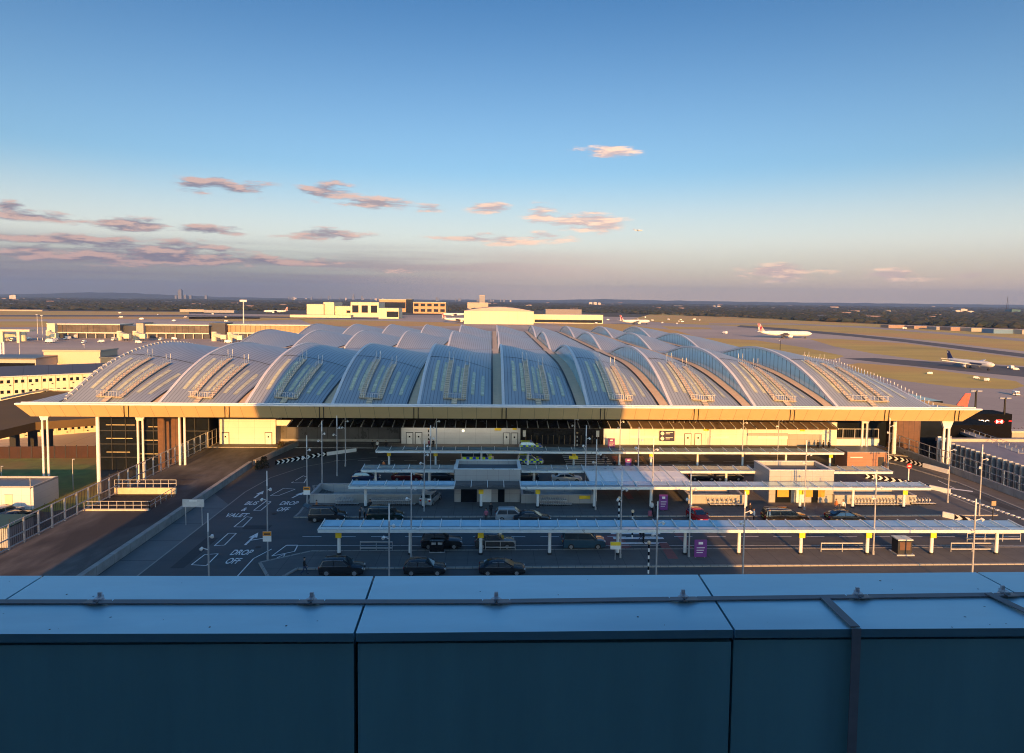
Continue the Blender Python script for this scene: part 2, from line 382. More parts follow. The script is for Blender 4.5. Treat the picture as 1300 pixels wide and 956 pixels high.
for (x, y, w_, h_) in ((-30,82,3.2,1.4),(-27,95,1.2,6),(-14,84,6,1.6),(4,81,2.2,2.2),(30,82.5,8,1.2),(44,79.5,3,2.4),(-8,107.5,5,1.3),(14,109,2.5,2),(38,108,7,1.1),(-20,120,6,1.2),(22,119,3,2),(48,120,5,1.4),(-33,70,1.4,9),(71,90,1.5,8)):
    sheet('asphalt_patch', [(x,y),(x+w_,y),(x+w_,y+h_),(x,y+h_)], .0022, pm_ if rp.random() < .6 else pm2_)
for (x, y) in ((-28,88),(-12,80),(8,85),(26,78.5),(40,84),(-15,109),(20,107.6),(50,109.5),(-30,104),(0,119),(34,121),(-26,76),(70,84)):
    b = MB(); b.tube((x,y,-.01),(x,y,.007),.34,.34,14); struct(b.build('manhole_cover', mat('cast_iron', (.03,.03,.03), .6)))
# side road on the right
sheet('pavement_strip', [(72.3,60),(76.6,60),(76.6,121),(74,121)], .0, paving)
kerb([(72.2,60),(73.6,104),(71.0,116),(67.5,121.5)])
for (a, c) in (((1191,610),(1212,620)),):
    road_line([P(*a), P(*c)], .15)
road_line([P(1205,620), P(1235,624)], .7)
pts = [P(1192,604), P(1206,626), P(1240,640), P(1300,661)]
# checked kerb along the exit road
b = MB()
a = Vector(P(1205,627)); c = Vector(P(1312,664)); n = 34
for i in range(n):
    if i % 2: continue
    p = a.lerp(c, i/n); q = a.lerp(c, (i+1)/n); b.bar((p.x, p.y, .08), (q.x, q.y, .08), .35, .16)
struct(b.build('kerb', white))
# zebra crossings and coloured crossing approaches
for (x0, x1, ys) in ((14.6, 20.6, (77.2,78.9,80.6,82.3,84.0)), (13.0, 21.0, (116.0,117.4,118.8,120.2,121.6))):
    for y in ys: road_line([(x0,y),(x1,y)], .62)
sheet('red_surfacing', [P(755,683), P(782,677), P(802,694), P(784,700)], .002, redpave)
sheet('red_surfacing', [P(855,677), P(867,677), P(880,696), P(876,696)], .003, redpave)
sheet('red_surfacing', [P(836,690), P(847,690), P(861.5,710.5), P(848,710.5)], .106, redpave)
sheet('red_surfacing', [P(790,626), P(799,626), P(805,634.5), P(797,634.5)], .106, redpave)
sheet('red_surfacing', [P(776,579), P(785,579), P(787,590), P(780,588)], .003, redpave)
sheet('tactile_strip', [P(811,579), P(816,579), P(825,593), P(821,593)], .006, mat('tactile_buff', (.35,.22,.10), .8))
# road lettering and lane symbols
def road_text(txt, px, py, size, sx=1.0):
    x, y = P(px, py); o = text_obj(txt, size, paint, None, (x, y, .006), (0, 0, 0), thick=.001, bold=True, align='CENTER', sx=sx)
    o.name = 'road_lettering'; struct(o)
road_text('BUS', 317, 641, 2.3, .42); road_text('&', 308, 648.5, 2.0, .45); road_text('VALET', 298, 656.5, 2.3, .42)
road_text('DROP', 365, 641, 2.3, .38); road_text('OFF', 357, 649, 2.3, .38)
road_text('DROP', 304, 704.5, 2.2, .38); road_text('OFF', 293, 715.5, 2.2, .38)
def arrow(x0, y0, x1, y1, wd=.28, hd=1.1, side=None):
    p = Vector((*P(x0, y0), 0)); q = Vector((*P(x1, y1), 0)); d = (q-p).normalized(); a = Vector((-d.y, d.x, 0))
    b = MB(); e = q-d*hd*1.6; z = Vector((0,0,.006))
    b.face(*(v+z for v in (p-a*wd/2, e-a*wd/2, e+a*wd/2, p+a*wd/2)))
    b.face(*(v+z for v in (e-a*hd*.45, q, e+a*hd*.45)))
    if side:
        s0 = p.lerp(q, .35); s1 = Vector((*P(*side), 0)); k = Vector((-(s1-s0).normalized().y, (s1-s0).normalized().x, 0))
        b.face(*(v+z for v in (s0-k*.1, s1-k*.1, s1+k*.1, s0+k*.1)))
    struct(b.build('road_arrow', paint))
arrow(323,632,335,623); arrow(311,692,328,676,side=(337,683)); arrow(371,632,388,624)
def bay(c, w=.13):
    p = [P(*q) for q in c]; road_line(p+[p[0]], w)
bay([(343,629.5),(360,620),(375,621),(354,629)]); bay([(322,648),(338,636),(344,637),(331,648)])
bay([(297,669),(313,656),(320,657),(308,669)]); bay([(272,693),(290,677),(300,677),(285,692)])
bay([(243,717),(260,704),(277,703),(262,718)]); bay([(345,706),(364,692),(378,692),(374,700),(360,703)])
bay([(370,613),(385,604),(390,606),(386,613)]); bay([(352,708),(362,703),(350,724),(342,722)], .1)
road_line([P(301,732), P(322,709), P(345,697)], .13)
for c in ((0,0),(1,0)):
    pass
# ------------------------------------------------------------------ the terminal
GX = 14.2; SW = 12.2
def XK(k): return 2.1+GX*(k-5)
LOW = [(111.5,9.5),(118,11.0),(126,12.3),(135,13.5),(146,14.3),(158,14.5),(171,14.4),(300,14.2),(308,13.6)]
HIGH = [(111.5,9.6),(117,11.8),(124,14.5),(132.5,16.7),(142,17.9),(150,18.1),(158,17.5),(166,16.3),(174,15.0),(181,14.45)]
def low(y): return interp(LOW, y)
def high(row, y):
    if row == 0: return interp(HIGH, y)
    y0, y1, pk = ((189,246,3.5),(250,308,3.3))[row-1]
    t = min(1, max(0, (y-y0)/(y1-y0)))
    return low(y)+pk*math.sin(math.pi*t**.92)**1.15
ROWS = ((111.5,181.0),(189.0,246.0),(250.0,308.0))
term = thing('airport_terminal', 'long airport terminal under overlapping wave-shaped metal roof shells', 'terminal', (0,0,0))
def shell_width(k): return SW if k < 9 else 17.0
for r, (ya, yb) in enumerate(ROWS):
    for k in range(10):
        x0 = XK(k)-(1.6 if k == 0 else 0); wd = shell_width(k)+(1.6 if k == 0 else 0)
        def zs(x, y, r=r, x0=x0, wd=wd, k=k):
            t = min(1, max(0, (x-x0)/wd)); lo = low(y)
            if k == 9: lo = min(lo, 15) 
            return lo+(high(r, y)-lo)*(1-t**1.45)
        b = MB(); b.grid(lambda u, v: (x0+wd*u, ya+(yb-ya)*v, zs(x0+wd*u, ya+(yb-ya)*v)), 10, 34)
        sh = b.build('roof_shell', roofm, term, smooth=True)
        # bright trim along the leading left edge
        b = MB(); yy = [ya+(yb-ya)*i/34 for i in range(35)]
        b.loft([[(x0-.28,y,high(r,y)-.25),(x0+.22,y,high(r,y)-.05),(x0+.22,y,high(r,y)+.16),(x0-.28,y,high(r,y)+.16)] for y in yy])
        b.build('ridge_trim', roofridge if k else galv, sh)
        # clerestory glazing under the high edge
        b = MB(); b.grid(lambda u, v: (x0-.05, ya+(yb-ya)*u, low(ya+(yb-ya)*u)+.02+max(0, high(r,ya+(yb-ya)*u)-.28-low(ya+(yb-ya)*u))*v), 34, 2)
        b.build('clerestory_window', clerest, sh)
        if k < 9:
            b = MB(); b.loft([[(x0+wd-.05,y,low(y)+.18),(x0+wd+.2,y,low(y)+.18),(x0+wd+.2,y,low(y)-.45)] for y in yy], cap=False, close=False)
            b.build('gutter_edge', darkm, sh)
        if r == 0:
            for j, fx in enumerate((.14,.265,.45,.53,.70,.84)):
                xa = x0+wd*fx; ye = 131.5-j*.35+ (2 if k == 9 else 0)
                b = MB(); b.grid(lambda u, v: (xa+.62*u, 118.2+(ye-118.2)*v, zs(xa+.62*u, 118.2+(ye-118.2)*v)+.05), 1, 12)
                b.build('skylight', skylm, sh)
            # seam between lower and upper roof sheets
            b = MB(); b.grid(lambda u, v: (x0+.3+(wd-.3)*u, 133.2+u*5+.28*v, zs(x0+.3+(wd-.3)*u, 133.2+u*5+.28*v)+.04), 10, 1)
            b.build('expansion_joint', darkm, sh)
            # maintenance walkway, two runs joined by a cross piece and a link to the eave
            b = MB()
            runs = (.36,.61) if k < 9 else (.2,.38,.56)
            for fx in runs:
                xa = x0+wd*fx; n = 16
                for i in range(n):
                    y1_ = 115.6+(132.8-115.6)*i/n; y2_ = 115.6+(132.8-115.6)*(i+1)/n
                    b.mt(0).bar((xa,y1_,zs(xa,y1_)+.22), (xa,y2_,zs(xa,y2_)+.22), .85, .16)
                    for sx in (-.42,.42):
                        b.mt(1).bar((xa+sx,y1_,zs(xa,y1_)+.2), (xa+sx,y1_,zs(xa,y1_)+1.15), .05)
                        b.mt(1).bar((xa+sx,y1_,zs(xa,y1_)+1.1), (xa+sx,y2_,zs(xa,y2_)+1.1), .045)
                for sx in (-.42,.42): b.mt(1).bar((xa+sx,132.8,zs(xa,132.8)+.2), (xa+sx,132.8,zs(xa,132.8)+2.0), .06)
            xa = x0+wd*runs[0]; xb = x0+wd*runs[-1]; y_ = 115.6
            b.mt(0).bar((xa-.4,y_,zs(xa,y_)+.22), (xb+.4,y_,zs(xb,y_)+.22), .8, .16)
            for i in range(9):
                xx = xa+(xb-xa)*i/8; b.mt(1).bar((xx,y_-.4,zs(xx,y_)+.2), (xx,y_-.4,zs(xx,y_)+1.15), .05)
            b.mt(1).bar((xa-.4,y_-.4,zs(xa,y_)+1.1), (xb+.4,y_-.4,zs(xb,y_)+1.1), .045)
            xm = (xa+xb)/2; b.mt(0).bar((xm,112.2,zs(xm,112.2)+.25), (xm,115.2,zs(xm,115.2)+.22), .9, .2)
            b.build('maintenance_walkway', [walkm, galv], sh)
# gutters between the shells
for k in range(9):
    xa = XK(k)+SW; b = MB(); b.grid(lambda u, v: (xa+2.0*u, 111.5+196.5*v, low(111.5+196.5*v)-.05+.35*abs(u-.3)), 3, 60)
    b.build('gutter', gutterm, term, smooth=True)
for k in ():
    for (yy_, hh_) in ((184.5,2.3),(247.5,2.0)):
        xa = XK(k)+SW; b = MB(); b.loft([[(xa+.1,yy_,14.2),(xa+1.9,yy_,14.2),(xa+1.9,yy_+4,14.2),(xa+.1,yy_+4,14.2)],[(xa+.1,yy_+1.2,14.2+hh_),(xa+1.9,yy_+1.2,14.2+hh_),(xa+1.9,yy_+3,14.2+hh_),(xa+.1,yy_+3,14.2+hh_)]]); b.build('gutter_step', gutterm, term)
# valley roof between the rows
b = MB()
for (ya, yb) in ((181,189),(246,250)):
    b.face((XK(0),ya,14.3),(XK(9)+17,ya,14.3),(XK(9)+17,yb,14.3),(XK(0),yb,14.3))
b.build('valley_roof', roofm, term)
# left louvres and right edge posts
for i in range(44):
    y = 113+i*1.5; z = high(0, y); b = MB(); b.bar((XK(0)-2.9,y,z-.6),(XK(0)-1.3,y,z+.12),.14,.4); b.build('edge_louvre', galv, term)
b = MB()
xr = XK(9)+17.0
for i in range(46):
    y = 112+i*1.15; z = low(y); b.bar((xr,y,z),(xr,y,z+1.0),.09)
b.bar((xr,112,low(112)+.1),(xr,126,low(126)+.1),.35,.3); b.bar((xr,126,low(126)+.1),(xr,165,low(165)+.1),.35,.3)
b.build('edge_posts', roofridge, term)
# eave: gutter, white lip, inclined fascia, level soffit
XL, XR_ = -75.6, 81.3
b = MB(); b.box(-71.2,110.86,9.40,76.6,111.6,9.46); b.build('eave_gutter', darkm, term)
b = MB(); b.box(XL,109.8,10.60,XR_,110.45,10.86); b.box(XL+.6,110.45,10.2,XR_-.6,110.7,10.98); b.build('eave_lip', roofridge, term)
b = MB(); b.face((XL,109.9,10.62),(XR_,109.9,10.62),(XR_-2.0,111.6,8.45),(XL+1.3,111.6,8.45)); b.build('fascia', soffit, term)
for side, xx in ((-1, XL), (1, XR_)):
    b = MB(); b.face((xx,109.9,10.62),(xx-side*(1.3 if side<0 else 2.0),111.6,8.45),(xx-side*6,140,8.4),(xx-side*6,140,10.2),(xx,112,10.7),(xx,109.9,10.7)); b.build('eave_end', soffit, term)
b = MB(); b.face((XL+1.3,111.6,8.45),(XR_-2,111.6,8.45),(XR_-6,170,8.4),(XL+6,170,8.4)); b.build('soffit', soffit, term)
b = MB(); b.face((XL,110.4,10.5),(XK(0)-1.6,110.8,10.4),(XK(0)-1.6,122,12.0),(XL+4,122,10.4)); b.build('edge_roof', roofm, term); b = MB(); b.face((xr,111.0,9.9),(XR_,110.4,10.5),(XR_-3.5,117,10.4),(xr,117,10.4)); b.build('edge_roof', roofm, term)
for px in (160, 288, 408, 528, 640, 765, 884, 1006, 1126, 1215):
    q = PY(px, 525, 111.2); dx = .7*(px-640)/500
    for o in (-.35,.35): b = MB(); b.bar((q[0]+o-dx,109.95,10.5),(q[0]+o+dx*.2,111.55,8.5),.12,.12); b.build('fascia_joint', darkm, term)
# columns with forked heads
def column(px, Y, z0, r=.42, fork=True, twin=False):
    x = PY(px, 540, Y)[0]; b = MB(); zt = 8.4
    for o in ((-.42,.42) if twin else (0,)):
        b.tube((x+o,Y,z0),(x+o,Y,zt-1.2 if fork else zt), r, r*.9, 12)
    if fork:
        b.loft([[(x-.55,Y-.2,zt-1.5),(x+.55,Y-.2,zt-1.5),(x+.55,Y+.2,zt-1.5),(x-.55,Y+.2,zt-1.5)],[(x-1.1,Y-.25,zt),(x+1.1,Y-.25,zt),(x+1.1,Y+.25,zt),(x-1.1,Y+.25,zt)]])
    b.build('column', white, term, smooth=False)
column(57,117,-4.5,.19,True,True); column(124,112.8,-4.5,.31,False); column(178,117,-4.5,.19,True,True); column(231,114,-4.5,.20,False,True)
column(1098,118,0,.20,True,True); column(1202,113.4,-4.5,.22,True,True); column(1136,124,0,.35,False)
# facade behind the forecourt
def tbox(name, m, *a): b = MB(); b.box(*a); return b.build(name, m, term)
tbox('main_facade', darkglass, -52.4,135.5,-4.6,92,170,8.38)
tbox('upper_wall', mat('dark_cladding', (.07,.07,.07), .6, seam=[(0,2.4,.03,.5)]), -52.4,132.4,4.7,66.8,135.4,8.38)
f = MB(); f.box(-73.0,128.0,-4.5,-52.6,170,8.38); fo = f.build('glazed_stair_hall', darkglass, term)
b = MB()
for i in range(9): x = -73+i*2.55; b.box(x-.06,127.8,-4.5,x+.06,127.98,8.3)
for z in (-2,.5,3,5.5): b.box(-73,127.82,z-.08,-52.6,127.97,z+.08)
b.build('mullions', darkm, fo)
b = MB()
for z in (-1.0,1.6,4.1,6.4): b.box(-71.5,127.9,z-.07,-67+z*.2,127.93,z+.0); b.box(-65+z*.3,127.9,z-.4,-61.6,127.93,z-.33)
b.build('lit_strip', mat('warm_interior_light', (.6,.4,.15), emit=(1,.6,.2,.5)), fo)
b = MB()
for i in range(6): b.box(-73.3,127.9,-3.8+i*2.0,-72.7,128.1,-2.4+i*2.0)
b.build('stair_window_strip', mat('pale_green_glass', (.45,.5,.25), .3), fo)
tbox('brown_core_wall', brick, -61.5,126.8,-4.5,-57.2,127.9,8.38)
tbox('brown_core_wall', brick, 80.5,133,-4.5,86,135.4,8.36)
# front wall: white end room, recess, white wall, black entrance, long white wall
def wall(name, px0, px1, z0, z1, m, Y=131.0, t=.6):
    x0 = PY(px0, 560, Y)[0]; x1 = PY(px1, 560, Y)[0]; b = MB(); b.box(x0, Y, z0, x1, Y+t, z1); return b.build(name, m, term), x0, x1
wall('front_wall', 278, 350, 0, 4.9, whitewall, 130.2, 4)
wall('front_wall', 509.5, 660.5, 0, 4.55, whitewall)
lw, lx0, lx1 = wall('front_wall', 766, 1062, 0, 4.7, whitewall, 131, 3)
wall('recess_lintel', 350, 509, 3.55, 4.6, whitewall, 130.8, .5)
rec = mat('recess_glazing', (.10,.10,.105), .3, var=.2, scale=.5, seam=[(0,2.0,.05,.6)])
wall('recess_wall', 350, 510, 0, 3.6, rec, 133.4, .4)
wall('recess_floor_band', 352, 508, 0, .5, concrete, 133.2, .2)
ew, ex0, ex1 = wall('entrance_wall', 661, 765, 0, 4.7, black, 131.1, .5)
b = MB()
for i in range(14): x = ex0+1+i*(ex1-ex0-2)/13; b.box(x-.05,130.95,0,x+.05,131.08,1.9)
b.box(ex0+1,130.95,3.2,ex1-1,131.08,3.3); b.build('door_frame', mat('bronze_frame', (.25,.17,.10), .5), ew)
b = MB(); b.box(ex0+.4,130.95,1.6,ex0+1.0,131.08,2.8); b.box(ex1-1.3,130.95,1.6,ex1-.7,131.08,2.8); b.build('notice_board', white, ew)
text_obj('Terminal 2   The Queen\'s Terminal', 1.0, mat('sign_white', (.85,.85,.85), emit=(1,1,1,.25)), ew, ((ex0+ex1)/2, 130.98, 3.62), (R_(90),0,0), align='CENTER')
b = MB(); b.box(ex0+.9,130.95,3.75,ex0+1.5,131.08,4.25); b.build('sign_roundel', navysign, ew)
def door(px, w=1.15, h=2.25, m=white, Y=131.0):
    x = PY(px, 560, Y)[0]; b = MB(); b.mt(0).box(x-w/2-.12,Y-.06,0,x+w/2+.12,Y+.0,h+.12); b.mt(1).box(x-w/2,Y-.09,.02,x+w/2,Y-.061,h)
    d = b.build('door', [darkm, m], term)
    b = MB(); b.box(x-.15,Y-.12,h*.6,x+.15,Y-.092,h*.6+.3); b.build('door_window', black, d)
    b = MB(); b.box(x+w*.32,Y-.14,1.0,x+w*.40,Y-.092,1.2); b.build('handle', galv, d)
door(286.5, Y=130.2); door(341, Y=130.2)
for px in (520, 531.5, 643, 653, 873, 886): door(px)
b = MB()
for px, z, w_, h_, mi in ((632,3.0,1.3,.45,0),(588,2.7,.35,.3,1),(896,3.1,1.0,.4,0),(1018,3.1,1.0,.4,0),(653,3.1,.8,.3,0)):
    x = PY(px,560,131)[0]; b.mt(mi).box(x-w_/2,130.9,z-h_/2,x+w_/2,130.985,z+h_/2)
b.build('wall_sign', [yellowsign, mat('wall_lamp_glow', (.9,.8,.6), emit=(1,.85,.6,1.5))], term)
def navy(px0, px1):
    x0 = PY(px0,560,130.8)[0]; x1 = PY(px1,560,130.8)[0]
    b = MB(); b.box(x0,130.7,.9,x1,130.8,2.9); s = b.build('direction_board', navysign, term)
    b = MB(); 
    for z in (1.4,2.4): b.tube((x0+.55,130.62,z),(x0+.55,130.70,z),.36,.36,16); b.box(x0+1.2,130.66,z+.12,x1-.3,130.70,z+.22); b.box(x0+1.2,130.66,z-.12,x1-.9,130.70,z-.03)
    b.build('board_marks', white, s)
navy(837, 856)
for (px0, px1) in ((800,836),(857,868),(902,925),(962,1000)):
    b = MB(); x0 = PY(px0,560,130.9)[0]; x1 = PY(px1,560,130.9)[0]; b.box(x0,130.86,1.45,x1,130.99,1.85); b.build('wall_rail', white, term)
b = MB(); x0 = PY(1000,560,130.9)[0]; x1 = PY(1043,560,130.9)[0]; b.box(x0,130.7,0,x1,130.99,2.3); b.box(x0-8,130.82,2.0,x0,130.99,2.5)
b.build('service_cupboards', panel, term)
ls = mat('wall_light_strip', (.9,.8,.6), emit=(1,.78,.45,1.6))
for (pa_, pb_) in ((512,658),(768,797)):
    xa_, xb_ = PY(pa_,560,130.7)[0], PY(pb_,560,130.7)[0]; b = MB(); b.box(xa_,130.72,4.42,xb_,130.96,4.50); st_ = b.build('light_strip', ls, term)
    la = bpy.data.lights.new('wall_wash_light', 'AREA'); la.shape = 'RECTANGLE'; la.size = xb_-xa_; la.size_y = .3; la.energy = 3.2*(xb_-xa_); la.color = (1,.88,.72)
    lo2 = bpy.data.objects.new('wall_wash_light', la); C.objects.link(lo2); lo2.location = ((xa_+xb_)/2, 129.2, 4.3); lo2.rotation_euler = (R_(35),0,0)
# entrance canopy in front of the wall (dark glass with white brackets)
def ent_canopy(px0, px1, glassm, zf=4.35):
    x0 = PY(px0,540,126)[0]; x1 = PY(px1,540,126)[0]
    b = MB(); b.face((x0,125.4,zf),(x1,125.4,zf),(x1,131,zf+.95),(x0,131,zf+.95)); b.face((x0,125.4,zf-.06),(x0,131,zf+.89),(x1,131,zf+.89),(x1,125.4,zf-.06))
    b.face((x0,125.4,zf-.06),(x1,125.4,zf-.06),(x1,125.4,zf),(x0,125.4,zf)); e = b.build('entrance_canopy', glassm, term)
    n = max(2, round((x1-x0)/1.95))
    for i in range(n+1):
        x = x0+(x1-x0)*i/n; b = MB(); b.bar((x,125.2,zf+.12),(x,128.4,zf+.72),.12,.22); b.build('bracket', white, e)
cg = mat('entrance_canopy_glass', (.04,.045,.05), .25, .1, var=.2, scale=.5)
ent_canopy(366, 800, cg); ent_canopy(801, 1062, mat('entrance_canopy_sunlit', (.22,.17,.13), .5, .2, var=.2, scale=.8))  # right stretch coloured lighter and browner to look sunlit
tbox('rooftop_duct', galv, PY(1030,535,128)[0],127.5,5.6,PY(1044,535,128)[0],130,6.7)
b = MB(); random.seed(3)
for px in list(range(846,884,7))+list(range(990,1010,5)):
    x = PY(px,535,127)[0]; b.bar((x,126,5.4),(x+random.uniform(.5,1.6),129.5,random.uniform(6,7.4)),.12)
b.bar((PY(846,535,127)[0],128,6.2),(PY(1062,535,127)[0],128,6.2),.18); b.build('roof_pipes', galv, term)
# ------------------------------------------------------------------ parapet we look over
par = thing('roof_parapet', 'wide blue coated metal parapet with lightning conductor strap in the foreground', 'parapet')
hz = HC-1.6
grime = mat('grime_streak', (.24,.38,.44), .7, var=.3, scale=9); rg_ = random.Random(5)
for i in range(34):
    gx, gy = P(rg_.uniform(0,1300), rg_.uniform(735,800), hz); r_ = rg_.uniform(.002,.007); b = MB(); b.tube((gx,gy,hz+.0002),(gx,gy,hz+.0008),r_,r_,7)
    b.build('dirt_spot', grime if i % 3 else bpy.data.materials['dark_metal'], par)
def top_seg(x0, x1, ya0, yb0, ya1, yb1, parts=None):
    pass
# edge lines (near, far) as polylines in plan
near = [(-3.2,3.262),(-.92,3.262),(1.05,3.285),(3.4,3.32)]
far = [(-3.8,3.95),(-.80,3.95),(1.16,3.98),(4.2,4.06)]
def lerp2(a, c, t): return (a[0]+(c[0]-a[0])*t, a[1]+(c[1]-a[1])*t)
def xat(line, x):
    for i in range(len(line)-1):
        if x <= line[i+1][0] or i == len(line)-2:
            t = (x-line[i][0])/(line[i+1][0]-line[i][0]); return lerp2(line[i], line[i+1], t)
jn = [(-3.2,None)]
J = []
for (fx, fy, nx, ny) in ((55,731,-62,805),(475,731.5,450,804),(887,729.5,932,799.5),(1240,726.5,1372,797)):
    a = P(nx, ny, hz); c = P(fx, fy, hz); J.append((a, c))
J = [(P(-330,806,hz), P(-330,731,hz))] + J + [(P(1750,792,hz), P(1650,724,hz))]
g = .006
for i in range(len(J)-1):
    (a0, c0), (a1, c1) = J[i], J[i+1]
    a0 = (a0[0]+g, a0[1]); c0 = (c0[0]+g, c0[1]); a1 = (a1[0]-g, a1[1]); c1 = (c1[0]-g, c1[1])
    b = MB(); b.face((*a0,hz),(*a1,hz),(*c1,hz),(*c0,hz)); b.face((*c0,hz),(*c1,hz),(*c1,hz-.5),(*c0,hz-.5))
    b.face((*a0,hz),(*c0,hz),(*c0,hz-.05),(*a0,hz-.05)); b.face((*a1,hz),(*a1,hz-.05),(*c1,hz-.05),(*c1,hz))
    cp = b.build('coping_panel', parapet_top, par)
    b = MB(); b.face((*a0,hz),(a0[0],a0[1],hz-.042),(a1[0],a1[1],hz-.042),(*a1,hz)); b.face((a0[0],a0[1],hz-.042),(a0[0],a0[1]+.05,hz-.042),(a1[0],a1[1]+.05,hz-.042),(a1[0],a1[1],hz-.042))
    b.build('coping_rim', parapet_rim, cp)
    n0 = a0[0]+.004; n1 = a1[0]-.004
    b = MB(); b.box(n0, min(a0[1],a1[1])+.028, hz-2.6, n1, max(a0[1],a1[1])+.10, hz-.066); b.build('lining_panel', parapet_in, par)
b = MB(); b.box(-6,3.40,hz-2.6,6,3.9,hz-.03); b.build('parapet_core', black, par)
# conductor strap and clips
b = MB()
def strap(pts, w=.045):
    for i in range(len(pts)-1):
        p = Vector(pts[i]); q = Vector(pts[i+1]); b.bar(p, q, w, .006)
sp_ = []
for px in (-60,0,60,108,125,142,250,360,378,395,412,520,612,630,648,740,850,868,886,990,1075,1090,1105,1200,1262,1275,1290,1400):
    y = 764 if px < 600 else 764-(px-600)*.0135
    lift = .018 if px in (125,395,630,868,1090,1275) else .006
    x, yy = P(px, y, hz+lift); sp_.append((x, yy, hz+lift))
strap(sp_)
for (s0, s1, s2) in (((1046,758),(1086,796),900),((1254,753),(1345,796),900)):
    p = P(*s0, hz+.012); q = P(s1[0], s1[1], hz+.012); strap([(*p,hz+.012),(*q,hz+.012)]); strap([(q[0],q[1]-.012,hz+.01),(q[0],q[1]-.012,hz-2.2)])
b.build('conductor_strap', strapm, par)
for px in (125,395,630,868,1090,1275):
    y = 764 if px < 600 else 764-(px-600)*.0135
    x, yy = P(px, y, hz); b = MB(); b.tube((x,yy,hz+.001),(x,yy,hz+.012),.035,.03,14); b.box(x-.012,yy-.03,hz+.012,x+.012,yy+.03,hz+.026); b.box(x-.01,yy+.01,hz+.026,x+.01,yy+.02,hz+.045)
    b.build('strap_clip', clipm, par)
# the building under and behind the camera (it throws the long shadow over the forecourt)
home = thing('office_block', 'building beneath the foreground parapet, out of view', 'building')
bm_ = mat('rendered_wall', (.4,.4,.4), .7)
b = MB(); b.box(-45,-22,-.0,26,3.6,19.0); b.build('lower_storeys', bm_, home)
b = MB(); b.box(-38.5,-22,19,22,3.3,HC-3.0); b.build('upper_storeys', bm_, home)
b = MB(); b.box(-38.0,-22,HC-3.0,21.8,-9,49.8); b.build('unseen_shadow_block', bm_, home)  # unseen block, height set to shade the parapet and end the roof shadow
# ------------------------------------------------------------------ canopies and buildings on the forecourt
def X_(px, Y, z=0):      # world x of a photo column at distance Y
    d = ray(px, 600); return d.x*Y/d.y
def canopy(label, x0, x1, y0, y1, z, cols, yc, group, split=.38, sign=(), gm=None, fm=None):
    gm = gm or canglass; fm = fm or canfront
    xm = (x0+x1)/2
    t = thing('walkway_canopy', label, 'canopy', (xm, yc, 0), 0, group)
    X0, X1, Y0, Y1 = x0-xm, x1-xm, y0-yc, y1-yc; ys = Y0+(Y1-Y0)*split
    b = MB(); b.face((X0,ys,z+.10),(X1,ys,z+.10),(X1,Y1,z+.26),(X0,Y1,z+.26)); b.face((X0,ys,z+.06),(X0,Y1,z+.22),(X1,Y1,z+.22),(X1,ys,z+.06))
    b.face((X0,Y1,z+.26),(X1,Y1,z+.26),(X1,Y1,z+.1),(X0,Y1,z+.1)); b.build('glass_roof', gm, t)
    b = MB(); b.face((X0,Y0,z+.24),(X1,Y0,z+.24),(X1,ys-.06,z+.13),(X0,ys-.06,z+.13)); b.face((X0,Y0,z+.20),(X0,ys-.06,z+.05),(X1,ys-.06,z+.05),(X1,Y0,z+.20)); b.build('front_strip', fm, t)
    b = MB(); b.box(X0,Y0-.08,z-.12,X1,Y0,z+.22); b.build('edge_beam', fm, t)
    b = MB(); b.box(X0,ys-.05,z-.04,X1,ys-.005,z+.16); b.build('gutter', darkm, t)
    n = max(2, round((x1-x0)/2.2))
    for i in range(n+1):
        x = X0+(X1-X0)*i/n; b = MB(); b.bar((x,Y0-.12,z+.2),(x,ys,z+.24),.07,.12); b.bar((x,ys,z+.22),(x,Y1,z+.36),.07,.12); b.build('rib', white, t)
    for c in cols:
        x = c-xm; b = MB(); b.tube((x,0,0.1),(x,0,z),.19,.17,12); b.bar((x,Y0+.1,z-.08),(x,Y1-.1,z+.04),.14,.2)
        q = b.build('column', white, t); b = MB(); b.tube((x,0,.1),(x,0,.28),.26,.26,12); b.build('column_base', darkm, q)
        if c in sign:
            b = MB(); b.box(x-.32,-.3,z-1.0,x+.32,-.22,z-.42); b.build('bay_sign', yellowsign, q)
    return t
candim = mat('dimmed_canopy_glass', (.09,.10,.11), .2, .2, var=.1)  # same canopy glass, darkened in colour where it reflects no sky
G1 = 'glass canopies over the forecourt islands'
cD = [X_(p, 73.6) for p in (430,521,611,699,786,872,941,1020,1105,1187,1270)]
canopy('longest glass canopy, nearest to the foreground parapet', X_(404,72.8), X_(1308,72.8), 72.5, 75.6, 3.0, cD, 73.6, G1, sign=(cD[0],cD[2],cD[7],cD[8],cD[9]))
cC = [X_(p, 90.6) for p in (464,538)]
canopy('glass canopy in front of the left stair well wall', X_(443,89.8), X_(577,89.8)-.02, 89.5, 92.2, 3.0, cC, 90.6, G1)
cC = [X_(p, 90.6) for p in (611,)]
canopy('short glass canopy crossing the front of the left lift building', X_(577,89.8)+.02, X_(661,89.8)-.02, 89.5, 92.2, 3.0, cC, 90.6, G1, sign=cC, gm=candim, fm=candim)
cC = [X_(p, 90.6) for p in (683,755,827)]
canopy('glass canopy between the left lift building and the wide central canopy', X_(661,89.8)+.02, X_(873,89.8)-.02, 89.5, 92.2, 3.0, cC, 90.6, G1, sign=cC[:1])
cC = [X_(p, 90.6) for p in (878,948,1017,1084,1149)]
canopy('glass canopy passing the front of the right lift building', X_(873,89.8)+.02, X_(1181,89.8), 89.5, 92.2, 3.0, cC, 90.6, G1, sign=(cC[1],cC[2],cC[4]))
YB = 99.6
